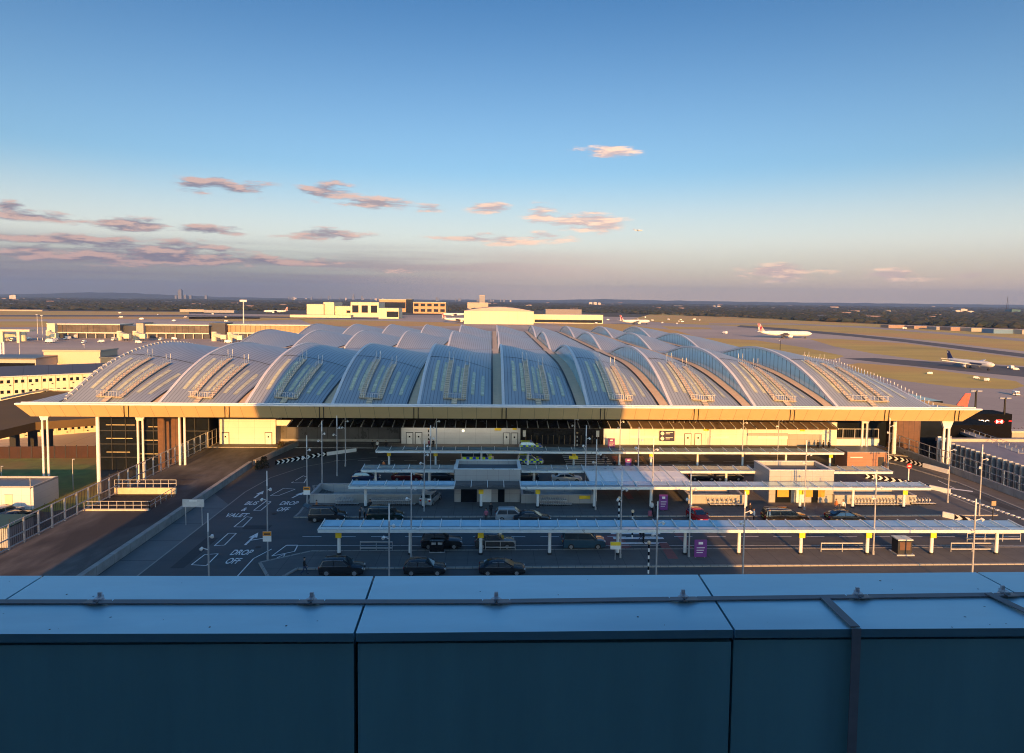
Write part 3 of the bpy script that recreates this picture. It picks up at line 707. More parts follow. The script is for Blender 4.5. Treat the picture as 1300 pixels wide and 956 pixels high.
canopy('short glass canopy behind the left stair well', X_(459,98.6), X_(577,98.6)-.1, 98.2, 101.2, 3.0, [X_(477,YB),X_(545,YB)], YB, G1)
canopy('short glass canopy running right from the left lift building', X_(661,98.6)+.1, X_(741,98.6)-.02, 98.2, 101.2, 3.0, [X_(678,YB)], YB, G1)
canopy('short glass canopy running left from the right lift building', X_(860,98.6)+.02, X_(957,98.6), 98.2, 101.2, 3.0, [X_(922,YB)], YB, G1)
canopy('glass canopy running right from the right lift building towards the checked walls', X_(1054,98.6)+.1, X_(1131,98.6), 98.2, 101.2, 3.0, [X_(1112,YB)], YB, G1)
cA = [X_(p, 113.7) for p in (494,553,611,670,728,786,826,885,942,997,1053)]
canopy('farthest long glass canopy, in front of the terminal wall', X_(477,112), X_(1070,112), 111.9, 114.9, 2.75, cA, 113.7, G1, sign=(cA[0],cA[1],cA[4],cA[6],cA[10]))
# wide central canopy
xa, xb = X_(741,98.6)+.02, X_(860,98.6)-.02
xc = (xa+xb)/2; t = thing('central_canopy', 'wide square glass canopy joining two walkway canopies', 'canopy', (xc, 95, 0))
cancen = mat('milky_canopy_glass', (.90,.95,.95), .45, .0, var=.04)
for (y0, y1, nm, mm) in ((92.25,94.6,'glass_roof',cancen),(94.66,98.0,'glass_roof',cancen),(98.06,101.2,'glass_roof',canfront)):
    b = MB(); b.box(xa-xc,y0-95,3.10,xb-xc,y1-95,3.22); b.build(nm, mm, t)
for i in range(8):
    x = xa-xc+(xb-xa)*i/7; b = MB(); b.bar((x,-2.7,3.28),(x,6.2,3.34),.07,.12); b.build('rib', white, t)
for px in (757,828): 
    for yy in (93.5,100): x = X_(px,yy)-xc; b = MB(); b.tube((x,yy-95,.1),(x,yy-95,3.1),.14,.14,10); b.build('column', white, t)
# lift buildings
def lift_house(label, px0, px1, pxr):
    x0, x1 = X_(px0,93), X_(px1,93); xm = (x0+x1)/2; w_ = (x1-x0)/2
    t = thing('lift_house', label, 'building', (xm, 93, 0))
    b = MB(); b.box(-w_,0,0,w_,5.6,4.0); b.build('wall', panel, t)
    b = MB(); b.box(-w_,0,4.002,w_,.3,4.65); b.box(-w_,5.3,4.002,w_,5.6,4.65); b.box(-w_,.3,4.002,-w_+.3,5.3,4.65); b.box(w_-.3,.3,4.002,w_,5.3,4.65); pr = b.build('roof_parapet', panel, t)
    b = MB(); b.box(-w_-.05,-.05,4.652,w_+.05,.38,4.72); b.box(-w_-.05,5.22,4.652,w_+.05,5.65,4.72); b.box(-w_-.05,.38,4.652,-w_+.38,5.22,4.72); b.box(w_-.38,.38,4.652,w_+.05,5.22,4.72); b.build('coping', canfront, pr)
    b = MB(); b.box(-w_+.3,.3,4.003,w_-.3,5.3,4.08); b.build('roof', mat('flat_roof', (.10,.11,.12), .7, var=.2), t)
    for (a, c, m_, nm) in ((.10,.34,darkglass,'door'),(.42,.56,white,'door'),(.66,.76,darkglass,'window')):
        b = MB(); b.box(-w_+2*w_*a,-.07,.05,-w_+2*w_*c,-.005,2.5); dd = b.build(nm, m_, t)
        b = MB(); b.box(-w_+2*w_*a-.1,-.05,2.5,-w_+2*w_*c+.1,-.003,2.62); b.build('frame', galv, dd)
    return t
lift_house('grey panelled lift building with open flat roof, left of the central canopy', 577, 661, 0)
lh = lift_house('grey panelled lift building with open flat roof, right of the central canopy', 977, 1059, 0)
b = MB(); 
for (a, c) in ((-3.4,-1.8),(.6,1.6),(2.4,3.3)): b.box(a,-.10,.9,c,-.072,1.9)
b.build('lit_window', mat('amber_window', (.45,.16,.02), .3, emit=(1,.33,.03,.35)), lh)
# stair wells: low walled openings
def well(label, x0, x1, y0=92.4, y1=98.0, ph=1.25):
    xm = (x0+x1)/2; a = (x1-x0)/2; t = thing('stairwell_wall', label, 'wall', (xm, y0, 0), 0, 'walled stair openings on the middle island'); d = y1-y0
    for (nm, q) in (('wall', (-a,0,.1,a,.3,ph)), ('wall', (-a,d-.3,.1,a,d,ph)), ('wall', (-a,.3,.1,-a+.3,d-.3,ph)), ('wall', (a-.3,.3,.1,a,d-.3,ph))):
        b = MB(); b.box(*q); wl = b.build(nm, panel, t); q2 = (q[0]-.03, q[1]-.03, ph+.002, q[3]+.03, q[4]+.03, ph+.07); 
        b = MB(); b.box(*q2) if nm else None; b.build('coping', galv, wl)
    b = MB()
    for i in range(4): b.box(-a+.4+i*.42,.4,.1,-a+.4+(i+1)*.42,d-.4,.5-i*.1)
    b.build('steps', mat('stair_tread', (.14,.13,.12), .8, seam=[(0,.42,.1,.6)]), t)
    b = MB(); b.box(-a+2.1,.4,.1,a-.31,d-.4,.14); b.build('landing', concrete, t)
    return t
well('long walled stair opening at the left end of the middle island', X_(393,92.4), X_(543,92.4))
well('walled stair opening between the left lift building and the crossing', X_(661,92.4)+.1, X_(755,92.4))
well('walled stair opening left of the right lift building', X_(875,92.4), X_(946,92.4))
well('walled stair opening at the right end of the middle island', X_(1060,92.4)+.1, X_(1165,92.4))
x = X_(743, 92.3); b = MB(); b.box(x-.75,92.30,.75,x+.75,92.36,1.2); tag(b.build('yellow_notice', yellowsign), 'yellow notice fixed on the stair well wall beside the crossing', 'sign')
# terracotta cabin
x0, x1 = X_(1075,112), X_(1125,112); t = thing('cabin', 'terracotta clad cabin at the far right end of the canopies', 'kiosk', ((x0+x1)/2, 112, 0)); a = (x1-x0)/2
b = MB(); b.box(-a,0,0,a,4,3.0); b.build('wall', orangewall, t); b = MB(); b.box(-a-.1,-.1,3.002,a+.1,4.1,3.12); b.build('roof', mat('cabin_roof', (.25,.3,.35), .4, .3), t)
b = MB(); b.box(-a+.5,-.05,2.1,-a+2.6,-.01,2.22); b.build('lettering_strip', white, t)
b = MB(); b.box(a-1.5,-.05,0,a-.5,-.01,2.2); b.build('door', darkm, t)
# ------------------------------------------------------------------ railings and walls
def railing(label, p, q, h, sp, z0=0, rails=(1.0,.5), spikes=0, name='railing', m=galv, group=None, pw=.12):
    p = Vector((*p, 0)); q = Vector((*q, 0)); L_ = (q-p).length; n = max(1, round(L_/sp)); d = (q-p)/L_
    t = thing(name, label, 'railing', (p.x, p.y, z0), 0, group)
    for i in range(n+1):
        o = d*(L_*i/n); b = MB(); b.bar((o.x,o.y,0),(o.x,o.y,h),pw); b.build('post', m, t)
    for r in rails:
        b = MB(); e = d*L_; b.bar((0,0,h*r-.05),(e.x,e.y,h*r-.05),.09,.12); b.build('rail', m, t)
    if spikes:
        b = MB(); k = int(L_/spikes); nn = Vector((-d.y, d.x, 0))*(.25)
        if spikes < 1.0:
            for i in range(k):
                o = d*(spikes*i)+nn; b.bar((o.x,o.y,.1),(o.x,o.y,h*1.12 if i % 6 == 0 else h*.92),.035)
        b.build('bars', darkm, t)
    return t
railing('tall steel barrier fence along the left edge of the old deck', (-52.8,48), (-52.8,127), 2.9, 2.5, 0, (1.0,.45,.1), .33, 'barrier_fence', pw=.17)
railing('tall steel fence panel next to the lit end of the white wall', (-52.6,127.4), (-52.5,131), 2.9, 1.5, 0, (1.0,.5), 0, 'barrier_fence')
def rwall(label, pts, h, w_, m=concrete, z0=0, name='barrier_wall', part=None):
    b = MB(); o0 = pts[0]
    for i in range(len(pts)-1):
        p, q = pts[i], pts[i+1]; b.bar((p[0]-o0[0],p[1]-o0[1],h/2),(q[0]-o0[0],q[1]-o0[1],h/2),w_,h)
    o = b.build(name, m, None, loc=(o0[0],o0[1],z0)); tag(o, label, 'wall'); return o
rwall('long grey concrete parapet wall beside the bus lane', [(-39.6,20),(-39.6,112.5)], 1.0, .6, concrete)
rwall('grey parapet wall running from the shrubs to the white end wall', [(-39.4,114),(-36.6,129)], .9, .5, concrete)
t_ = rwall('grey concrete parapet under the right hand fence', [(77,58),(77,128)], 1.1, .5, concrete)
railing('tall spiked steel fence on the parapet right of the exit road', (77,58), (77,128), 2.2, 2.9, 1.1, (1.0,.5), .38, 'spiked_fence')
railing('yellow lit fence right of the long white wall', (67.0,131.3), (76.5,131.3), 2.0, 2.2, 1.4, (1.0,.1), .4, 'spiked_fence')
rwall('low lit wall under the fence right of the white wall', [(66.9,131.3),(76.6,131.3)], 1.4, .4, white)
def chevron_wall(label, pts, flip=1, h=.75, step=.98):
    t = thing('chevron_barrier', label, 'barrier', (*pts[0], 0), 0, 'curved barriers with black and white chevrons'); o0 = Vector((*pts[0], 0))
    b = MB(); c = MB()
    for i in range(len(pts)-1):
        p = Vector((*pts[i], 0))-o0; q = Vector((*pts[i+1], 0))-o0; b.bar((p.x,p.y,h/2),(q.x,q.y,h/2),.3,h)
        d = (q-p).normalized(); nn = Vector((d.y,-d.x,0)); 
        if nn.y > 0: nn = -nn
        L_ = (q-p).length; k = max(1, round(L_/step)); s = L_/k
        for j in range(k):
            a = p+d*(s*j)+nn*.158; e = d*(s*flip)
            if flip < 0: a = a+d*s
            z = lambda v, zz: (v.x, v.y, zz)
            c.face(z(a+e*.05,h*.95), z(a+e*.45,h*.95), z(a+e*.85,h*.5), z(a+e*.45,h*.5)); c.face(z(a+e*.45,h*.5), z(a+e*.85,h*.5), z(a+e*.45,h*.05), z(a+e*.05,h*.05))
    b.build('wall', black, t); c.build('chevron_marks', white, t); return t
chevron_wall('black and white chevron barrier curving round the left bend', [P(350,590),P(368,586.5),P(388,583),P(414,578.5)])
rwall('low white kerb wall carrying on from the left chevron barrier', [P(415,578.3),P(452,573)], .6, .3, white)
chevron_wall('chevron barrier on the outer side of the right bend', [P(1127,583),P(1150,587),P(1172,593)])
rwall('low pale wall carrying on from the outer right chevron barrier', [P(1172,593),P(1204,601.5)], .7, .3, white)
chevron_wall('chevron barrier on the inner side of the right bend', [P(1098,607),P(1122,610),P(1148,615),P(1180,621.5)])
rwall('low pale wall carrying on from the inner right chevron barrier', [P(1180,621.5),P(1206,627)], .7, .3, white)
chevron_wall('short chevron barrier at the nose of the right traffic island', [P(1212,659.5),P(1238,666)])
rwall('short pale wall beside the nose chevron barrier', [P(1197,656),P(1212,659.5)], .7, .3, white)
# opening in the old deck with rails
t = thing('deck_opening', 'railed rectangular opening in the old deck showing a sunlit inner wall', 'opening', (-52.4, 88, 0))
A = P(107,648); Bq = P(190,648); Cq = P(224,627); Dq = P(146,627)
lo_ = lambda p, z=0: (p[0]+52.4, p[1]-88, z)
b = MB(); b.face(lo_(A,-.008),lo_(Bq,-.008),lo_(Cq,-.008),lo_(Dq,-.008)); b.build('pit_shade_sheet', mat('pit_shade', (.01,.012,.014), .9), t)  # flat near-black sheet on the deck, painted as the shade inside the opening
b = MB(); b.bar(lo_(Dq,.45),lo_(Cq,.45),.3,.9); b.build('inner_wall', mat('cream_wall', (.6,.5,.32), .7), t)
b = MB(); b.bar(lo_(A,.1),lo_(Bq,.1),.4,.2); b.build('front_kerb', mat('cream_kerb', (.6,.5,.4), .7), t)
for (p, q, n, z0) in ((A,Bq,8,.1),(Bq,Cq,5,0),(Dq,Cq,8,.9)):
    p = Vector(lo_(p,z0)); q = Vector(lo_(q,z0))
    for i in range(n+1): v = p.lerp(q, i/n); b = MB(); b.bar(v, v+Vector((0,0,1.15)), .06); b.build('post', galv, t)
    for zz in (1.12,.6): b = MB(); b.bar(p+Vector((0,0,zz)), q+Vector((0,0,zz)), .06); b.build('rail', galv, t)
# kerb rails on the near island
for (a, c, y, lab) in ((457,498,74.6,'low double rail under the left end of the nearest canopy'),(617,655,74.8,'low double rail behind the dark saloon under the nearest canopy'),(1046,1100,74.2,'low double rail with a pale notice, left of the dark kiosk'),(1212,1266,74.2,'low double rail with a pale notice, right of the dark kiosk'),(1232,1300,77.5,'low rail at the right end behind the nearest canopy')):
    railing(lab, (X_(a,y),y), (X_(c,y),y), 1.05, 2.0, .1, (1.0,.35), 0, 'guard_rail', pw=.07)
# kiosk
x = X_(1147,74); t = thing('kiosk', 'small dark ticket kiosk with pale flat top under the nearest canopy', 'kiosk', (x,73.6,.1))
b = MB(); b.box(-.8,-.5,.15,.8,.7,1.7); b.build('body', darkm, t); b = MB(); b.box(-.85,-.6,1.702,.85,.8,1.82); b.build('top', canfront, t)
b = MB(); b.box(-1.0,-.7,0,1.0,.9,.148); b.build('plinth', galv, t); b = MB(); b.box(-.6,-.54,.6,.6,-.505,1.5); b.build('screen', brick, t)
x = X_(555,74); t = thing('kiosk', 'small dark bin cabinet behind the black hatchback on the near island', 'cabinet', (x,74.4,.1))
b = MB(); b.box(-.8,-.4,.1,.8,.4,1.3); b.build('body', black, t); b = MB(); b.box(-.85,-.45,0,.85,.45,.098); b.build('plinth', galv, t); b = MB(); b.box(-.6,-.43,.9,-.1,-.405,1.15); b.box(.1,-.43,.9,.6,-.405,1.15); b.build('slot', galv, t)
# signs
def board(name, label, cat, px, py, w_, h_, z0, m, legs=2, marks=True, zb=0.1, group=None):
    x, y = P(px, py, zb); t = thing(name, label, cat, (x, y, zb), 0, group)
    b = MB(); b.box(-w_/2,-.06,z0,w_/2,.06,z0+h_); b.build('panel', m, t)
    for i in range(legs):
        xx = 0 if legs == 1 else (-w_*.38+w_*.76*i/(legs-1)); b = MB(); b.bar((xx,.1,0),(xx,.1,z0+h_*.5),.07); b.build('leg', galv, t)
    if marks:
        b = MB(); b.box(-w_*.18,-.075,z0+h_*.74,w_*.18,-.062,z0+h_*.88)
        for k in range(3): b.box(-w_*.33,-.075,z0+h_*(.52-.14*k),w_*(.33-.08*k),-.062,z0+h_*(.56-.14*k))
        b.build('white_marks', white, t)
    return t
board('totem_sign', 'purple information totem standing by the entrance of the terminal', 'sign', 776, 569.5, 1.3, 1.9, .05, purplesign, 1)
board('totem_sign', 'dark purple totem on the far island right of the zebra crossing', 'sign', 797.5, 594, 1.0, 1.5, .1, purplesign, 1, zb=0)
board('totem_sign', 'purple totem beside the couple on the middle island', 'sign', 842, 649, 1.15, 2.1, .15, purplesign, 1)
board('totem_sign', 'purple totem under the nearest canopy', 'sign', 889, 708, 1.35, 1.9, .1, purplesign, 2)
board('road_sign', 'pair of pale direction boards on thin legs beside the bus lane wall', 'sign', 246, 667, 2.6, .95, 2.3, mat('grey_sign', (.5,.5,.5), .5), 2, zb=0)
board('notice_board', 'yellow and white notice board on the near island by the crossing', 'sign', 781, 711, 1.1, .8, 1.2, white, 1, marks=False)
q = board('notice_board', 'yellow topped banner hanging over the far zebra crossing', 'sign', 728, 594, 1.5, .55, 1.5, yellowsign, 1, marks=False, zb=0)
b = MB(); x, y = P(781,711,.1); b.box(x-.55,y-.075,1.72,x+.55,y-.062,2.1); tag(b.build('yellow_strip_sign', yellowsign), 'yellow strip sign fixed across the notice board by the crossing', 'sign')
x, y = P(1153,610,0); t = thing('no_entry_sign', 'red no entry sign on a pale post beside the exit road', 'sign', (x,y,0))
b = MB(); b.bar((0,0,0),(0,0,2.6),.14); b.build('post', white, t); b = MB(); b.tube((0,-.1,2.35),(0,-.14,2.35),.42,.42,20); s = b.build('disc', redsign, t); b = MB(); b.box(-.28,-.16,2.28,.28,-.142,2.42); b.build('white_bar', white, s)
x, y = P(1260,662,0); t = thing('road_sign', 'small square sign on a thin post by the checked kerb', 'sign', (x,y,0))
b = MB(); b.bar((0,0,0),(0,0,2.5),.09); b.build('post', darkm, t); b = MB(); b.box(-.3,-.08,2.1,.3,-.05,2.7); b.build('panel', mat('brown_sign', (.35,.25,.15), .6), t)
for px, py, lab in ((390,642,'orange and white lane sign on the lamp post at the left stair well'), (340,710,'orange and white lane sign hung on the lamp post beside the arrow markings')):
    x, y = P(px, py); t = thing('lane_sign', lab, 'sign', (x, y-.14, 1.55 if px > 350 else 2.0), 0, 'square lane signs on lamp posts')
    b = MB(); b.box(-.45,-.04,0,.45,.0,1.1); b.build('panel', white, t); b = MB(); b.box(-.45,-.055,.62,.45,-.042,1.1); b.build('orange_top', orangesign, t); b = MB(); b.box(-.33,-.07,.75,.33,-.057,.9); b.build('dark_mark', darkm, t)
# lamp posts
lampbuilt = []
def lamp_post(H=9.6):
    t = thing('lamp_post', 'x', 'lamp post')
    b = MB(); b.tube((0,0,0),(0,0,H-1.6),.09,.07,10); b.tube((0,0,0),(0,0,.5),.13,.12,10); b.build('pole', polem, t)
    b = MB(); b.tube((0,0,H-1.6),(0,0,H),.075,.06,10); b.build('light_tube', white, t)
    for z, s in ((H-2.1,1),(H-3.2,-1)):
        b = MB(); b.bar((0,0,z),(.42*s,-.25,z+.25),.07); b.tube((.42*s,-.2,z+.28),(.5*s,-.42,z+.14),.10,.15,10); b.build('spotlight', white, t)
    return t
LP = [(340,710,'slim lamp post beside the arrow markings in the left lanes'),(390,642,'slim lamp post at the left end of the stair well wall'),(409,614,'slim lamp post behind the left stair well'),
 (428,604,'slim lamp post in the far left lanes near the low white kerb wall'),(438.5,592,'slim lamp post on the far left, closest to the recessed wall'),(522,708,'slim lamp post through the left part of the nearest canopy'),
 (538.5,650,'slim lamp post at the right end of the left stair well'),(546.5,622,'slim lamp post left of the left lift building'),(554,592,'slim lamp post through the far canopy near the ambulance'),
 (729,588,'slim lamp post in front of the right part of the black entrance'),(743,621,'slim lamp post at the left corner of the central canopy'),(756,648,'slim lamp post on a canopy column left of the crossing'),(786.5,592,'slim lamp post in front of the purple totem at the entrance'),
 (787.5,709,'slim lamp post through the nearest canopy at the zebra crossing'),(809.5,624,'slim lamp post through the middle of the central canopy'),(828,640,'slim lamp post behind the couple with luggage'),(874.5,708,'slim lamp post through the nearest canopy left of its purple totem'),
 (942,593,'slim lamp post at the far canopy left of the right lift building'),(987,588,'slim lamp post behind the right lift building'),(1021,648,'slim lamp post in front of the right lift building'),(1108.5,705,'slim lamp post through the nearest canopy above the low rail'),
 (1127,598,'slim lamp post beside the terracotta cabin'),(1203,639,'slim lamp post at the end of the inner chevron wall'),(1243,655,'slim sunlit lamp post on the right traffic island')]
lp0 = lamp_post()
for i, (px, py, lab) in enumerate(LP):
    x, y = P(px, py); o = lp0 if i == 0 else dup(lp0, (0,0,0)); o.location = (x, y, 0); o['label'] = lab; o['group'] = 'slim lamp posts of the forecourt'
for (px, top, lab) in ((263,652,'slim lamp post rising from the bus lane beside the pale direction boards'),(494,642,'slim lamp post rising in front of the second rail, bottom hidden by the parapet'),(836,642,'slim lamp post rising right of the striped beacon, bottom hidden by the parapet'),
   (947,630,'slim lamp post rising left of the right lift building, bottom hidden by the parapet'),(1241,642,'sunlit slim lamp post near the right edge, bottom hidden by the parapet'),(977,708,'short lamp post tip just above the parapet, right of the paved ramp strip'),(1021,712,'short lamp post tip beside the yellow signed column')):
    if top > 700: continue
    p = (top-(381+.0105*(px-650)))/18.4; Y = FPX/p; x = X_(px, Y)
    o = dup(lp0, (x, Y, 0)); o['label'] = lab; o['group'] = 'slim lamp posts of the forecourt'
# belisha beacons
def beacon():
    t = thing('crossing_beacon', 'x', 'beacon')
    for i in range(8):
        b = MB(); b.tube((0,0,i*.38),(0,0,(i+1)*.38),.09,.09,10); b.build('pole_band', black if i % 2 else white, t)
    b = MB(); 
    rings = []
    for k in range(7):
        a = math.pi*(k+.3)/6.6; rings.append([(.2*math.sin(a)*math.cos(q*math.pi/5),.2*math.sin(a)*math.sin(q*math.pi/5),3.22-.2*math.cos(a)) for q in range(10)])
    b.loft(rings); b.build('globe', mat('amber_globe', (.75,.55,.35), .3), t, smooth=True)
    return t
bc = beacon(); x, y = P(823,729); bc.location = (x,y,.1); bc['label'] = 'striped crossing beacon nearest the parapet'; bc['group'] = 'striped crossing beacons'
for (px, py, lab) in ((785.5,664,'striped crossing beacon at the left edge of the middle island'),(802.5,683,'striped crossing beacon half hidden behind the nearest canopy'),(732.5,571,'striped crossing beacon in front of the black entrance'),(544,566,'striped crossing beacon in front of the white wall by the pair of walkers')):
    x, y = P(px, py); dup(bc, (x,y,0), label=lab)
# ------------------------------------------------------------------ vehicles
rim = mat('alloy_rim', (.45,.46,.48), .35, .7, var=.1); tyre = mat('tyre', (.02,.02,.02), .9, var=.1)
headl = mat('headlamp_lens', (.7,.72,.75), .15, .2, var=.05); taill = mat('tail_lamp', (.35,.01,.01), .25, var=.05); plate_w = mat('plate', (.75,.75,.7), .5, var=.02); plate_y = mat('plate_yellow', (.75,.6,.08), .5, var=.02)
def carpaint(name, c): return mat(name, c, .13, .1, var=0, spec=1.0)
carglass = mat('car_glass', (.10,.14,.17), .06, .75, var=0, spec=1.0)
def carpaint_d(name, c): return mat(name, c, .2, .6, var=0, spec=.8)
pblack = carpaint_d('black_paint', (.045,.05,.058)); pblue = carpaint('navy_paint', (.02,.035,.09)); psilver = carpaint('silver_paint', (.38,.40,.42)); pred = carpaint('red_paint', (.45,.02,.015)); pdkred = carpaint('maroon_paint', (.10,.012,.015)); pwhite = carpaint('white_car_paint', (.72,.72,.70)); pteal = carpaint('steel_blue_paint', (.04,.10,.16))
hi_y = mat('high_visibility_yellow', (.75,1.0,.03), .4, var=.03); hi_b = mat('police_blue', (.02,.08,.6), .4, var=.03)
SH = { # L, W, H, belt, bonnet, c0 rear base, c1 rear roof, c2 front roof, c3 cowl (fractions of L from the rear), wheel r
 'suv':   (4.5,1.84,1.66,1.02,.98,.02,.10,.56,.74,.35), 'hatch': (4.25,1.78,1.47,.95,.88,.02,.13,.52,.73,.32), 'sedan': (4.75,1.82,1.44,.93,.86,.10,.27,.55,.76,.32),
 'mpv':   (4.6,1.86,1.80,1.02,.98,.01,.06,.60,.80,.33), 'taxi': (4.6,1.82,1.80,1.05,1.02,.02,.08,.56,.68,.33), 'van': (4.9,1.9,1.95,1.12,1.08,.005,.03,.64,.80,.34), 'coach': (5.6,2.05,2.5,1.35,1.25,.003,.015,.72,.86,.36)}
def car(kind, paintm, name='parked_car', plain=False):
    L_, W, H, belt, bon, f0, f1, f2, f3, wr = SH[kind]; w_ = W/2
    X = lambda f: (f-.5)*L_
    t = thing(name, 'x', 'car' if kind not in ('van','coach') else 'van')
    wt = w_*.80 if kind not in ('van','coach') else w_*.88
    st = [(X(0)+.02, .42, .80, .82, w_*.86, w_*.8), (X(.015), .26, belt-.06, belt-.02, w_*.95, w_*.85)]
    if f0 > .05: st += [(X(f0*.5), .22, belt-.02, belt+.05, w_, w_*.88)]
    st += [(X(max(f0,.02)), .21, belt, belt+.06 if f0 > .05 else belt+.1, w_, w_*.86), (X(f1), .2, belt, H-.05, w_, wt*.97), (X((f1+f2)/2), .2, belt, H, w_, wt), (X(f2), .2, belt-.02, H-.05, w_, wt*.97),
           (X(f3), .2, bon, bon+.05, w_*.99, w_*.86), (X(.92), .2, bon-.08, bon-.04, w_*.95, w_*.78), (X(.985), .24, bon-.22, bon-.18, w_*.86, w_*.7), (X(1)-.01, .34, .55, .6, w_*.76, w_*.6)]
    rings = []
    for (x, zb, zl, zt, wb, wt_) in st:
        h = [(wb*.9,zb),(wb,zb+.16),(wb,(zb+zl)/2),(wb*.985,zl),(wt_,max(zl+.01,zt-.05)),(wt_*.82,zt)]
        rings.append([(x,a,z) for a, z in h]+[(x,-a,z) for a, z in h[::-1]])
    b = MB(); b.loft(rings); body = b.build('body', paintm, t, smooth=True)
    md = body.modifiers.new('e', 'EDGE_SPLIT'); md.split_angle = R_(38)
    # glass
    ht = H-.13
    def yat(z): k = (z-belt)/(H-.05-belt); return w_*.985+(wt-w_*.985)*k+.012
    zb_ = belt+.05
    pil = [X(f0)+.14 if f0 < .05 else X(f0)+.28] + [X((f1+f2)/2-.02)]; 
    for s in (-1, 1):
        a0 = X(f0)+(.18 if f0 < .05 else .30); a1 = X(f3)-.22; t0 = X(f1)+.06; t1 = X(f2)-.04; mid = (t0+t1)/2+.05
        for (q0, q1, r0, r1) in ((a0, mid-.04, t0, mid-.04), (mid+.04, a1, mid+.04, t1)):
            b = MB(); p = [(q0,s*yat(zb_),zb_),(q1,s*yat(zb_),zb_),(r1,s*yat(ht),ht),(r0,s*yat(ht),ht)]
            b.face(*(p if s < 0 else p[::-1])); b.build('side_window', carglass, t)
    for s in (-1, 1):
        b = MB(); b.bar((X(f0)+.2,s*(w_*.985+.022),belt+.035),(X(f3)-.2,s*(w_*.985+.022),belt+.035),.02,.035); b.build('window_trim', rim, t)
        b = MB(); b.bar((X(f1)+.1,s*(wt-.01),H-.07),(X(f2)-.05,s*(wt-.01),H-.07),.03,.045); b.build('roof_rail', rim, t)
    def screen(name, xa, za, xb, zb2, wa, wb2):
        b = MB(); d = .025 if xa > 0 else -.025; b.face((xa+d,-wa,za+.03),(xa+d,wa,za+.03),(xb+d,wb2,zb2+.02),(xb+d,-wb2,zb2+.02)); b.build(name, carglass, t)
    screen('windscreen', X(f3)-.06, bon+.07, X(f2)+.03, H-.06, w_*.80, wt*.80)
    screen('rear_window', X(f0)+(.06 if f0 > .05 else .03), belt+.12, X(f1)-.02, H-.12, w_*.78, wt*.76)
    for sx in (.19, .81):
        for s in (-1, 1):
            b = MB(); b.tube((X(sx),s*(w_-.20),wr),(X(sx),s*(w_+.015),wr),wr,wr,18); wh = b.build('wheel', tyre, t)
            b = MB(); b.tube((X(sx),s*(w_+.01),wr),(X(sx),s*(w_+.03),wr),wr*.64,wr*.60,12); b.build('rim', rim, wh)
    for s in (-1, 1):
        b = MB(); b.box(X(.955),s*w_*.62-.16,bon-.34,X(.992)+.01,s*w_*.62+.16,bon-.17); b.build('headlight', headl, t)
        b = MB(); b.box(X(0)-.005,s*w_*.70-.12,belt-.30,X(.02),s*w_*.70+.14,belt-.06); b.build('tail_light', taill, t)
        b = MB(); b.box(X(f3)-.35,s*(w_+.10)-.09,belt-.02,X(f3)-.2,s*(w_+.10)+.09,belt+.14); b.build('mirror', paintm, t)
    b = MB(); b.box(X(1)-.02,-.26,.42,X(1)+.012,.26,.53); b.build('front_plate', plate_w, t)
    b = MB(); b.box(X(0)-.012,-.26,.62,X(0)+.03,.26,.73); b.build('rear_plate', plate_y, t)
    b = MB(); b.box(X(.1),-w_*.86,.12,X(.9),w_*.86,.22); b.build('underside', darkm, t)
    return t
def put(o, px, py, label, rz=0, new=True, zb=0, group='cars stopped on the forecourt'):
    x, y = P(px, py, zb); c = dup(o, (x, y, zb)) if new else o
    c.location = (x, y+SH['suv'][1]/2, zb); c.rotation_euler.z = rz; c['label'] = label; c['group'] = group; return c
suvb = car('suv', pblack); put(suvb, 432, 732.5, 'black sport utility car with a bright blue reflection, leftmost of the row nearest the parapet', new=False)
hat = car('hatch', pblack); put(hat, 538.5, 732, 'black hatchback in the row nearest the parapet, between two other cars', new=False)
sed = car('sedan', pblack); put(sed, 637.5, 732, 'black saloon, rightmost in the row nearest the parapet', new=False)
tx = car('taxi', pblack, 'black_cab'); put(tx, 560, 698, 'black cab driving in the lane behind the nearest canopy', new=False)
b = MB(); b.box(.1,-.35,1.80,.4,.35,1.95); b.build('roof_sign', yellowsign, tx)
suvs = car('suv', psilver); suvg = car('suv', carpaint('dark_grey_paint', (.06,.065,.07))); put(suvg, 628, 698, 'dark grey car, right of the black cab behind the nearest canopy', new=False)
put(suvs, 651, 663.5, 'silver estate car with roof bars, left of the crossing on the middle lane', new=False)
van = car('van', pteal, 'people_carrier'); put(van, 742, 698, 'blue people carrier with tinted windows near the zebra crossing', new=False)
mpv = car('mpv', pblack); put(mpv, 414, 663.5, 'black people carrier with open tailgate in front of the left stair well', new=False)
b = MB(); b.face((-2.3,-.7,1.75),(-2.3,.7,1.75),(-3.0,.68,2.05),(-3.0,-.68,2.05)); b.face((-2.3,-.7,1.70),(-3.0,-.68,2.0),(-3.0,.68,2.0),(-2.3,.7,1.70)); b.build('open_tailgate', darkglass, mpv)
m2 = car('mpv', carpaint('dark_green_paint', (.010,.022,.018))); put(m2, 488, 663, 'dark people carrier being loaded from behind in front of the left stair well', new=False)
put(sed, 676, 666, 'dark saloon just ahead of the silver estate car, mostly hidden by the canopy')
red = car('hatch', pred); put(red, 889, 663.5, 'small bright red hatchback seen end on at the middle island', rz=R_(-78), new=False); red.scale = (.85,.95,1)
lim = car('mpv', carpaint('bronze_black_paint', (.03,.02,.015))); put(lim, 1000, 664.5, 'long black people carrier in front of the right lift building', new=False); lim.scale = (1.25,1,.95)
put(sed, 1077, 664.5, 'black saloon with warm glints, rightmost on the middle lane')
nav = car('hatch', pblue); put(nav, 464, 612, 'dark blue hatchback at the left end of the lane behind the left stair well', new=False)
mar = car('sedan', pdkred); put(mar, 516, 611.5, 'maroon car under the short canopy behind the left stair well', new=False)
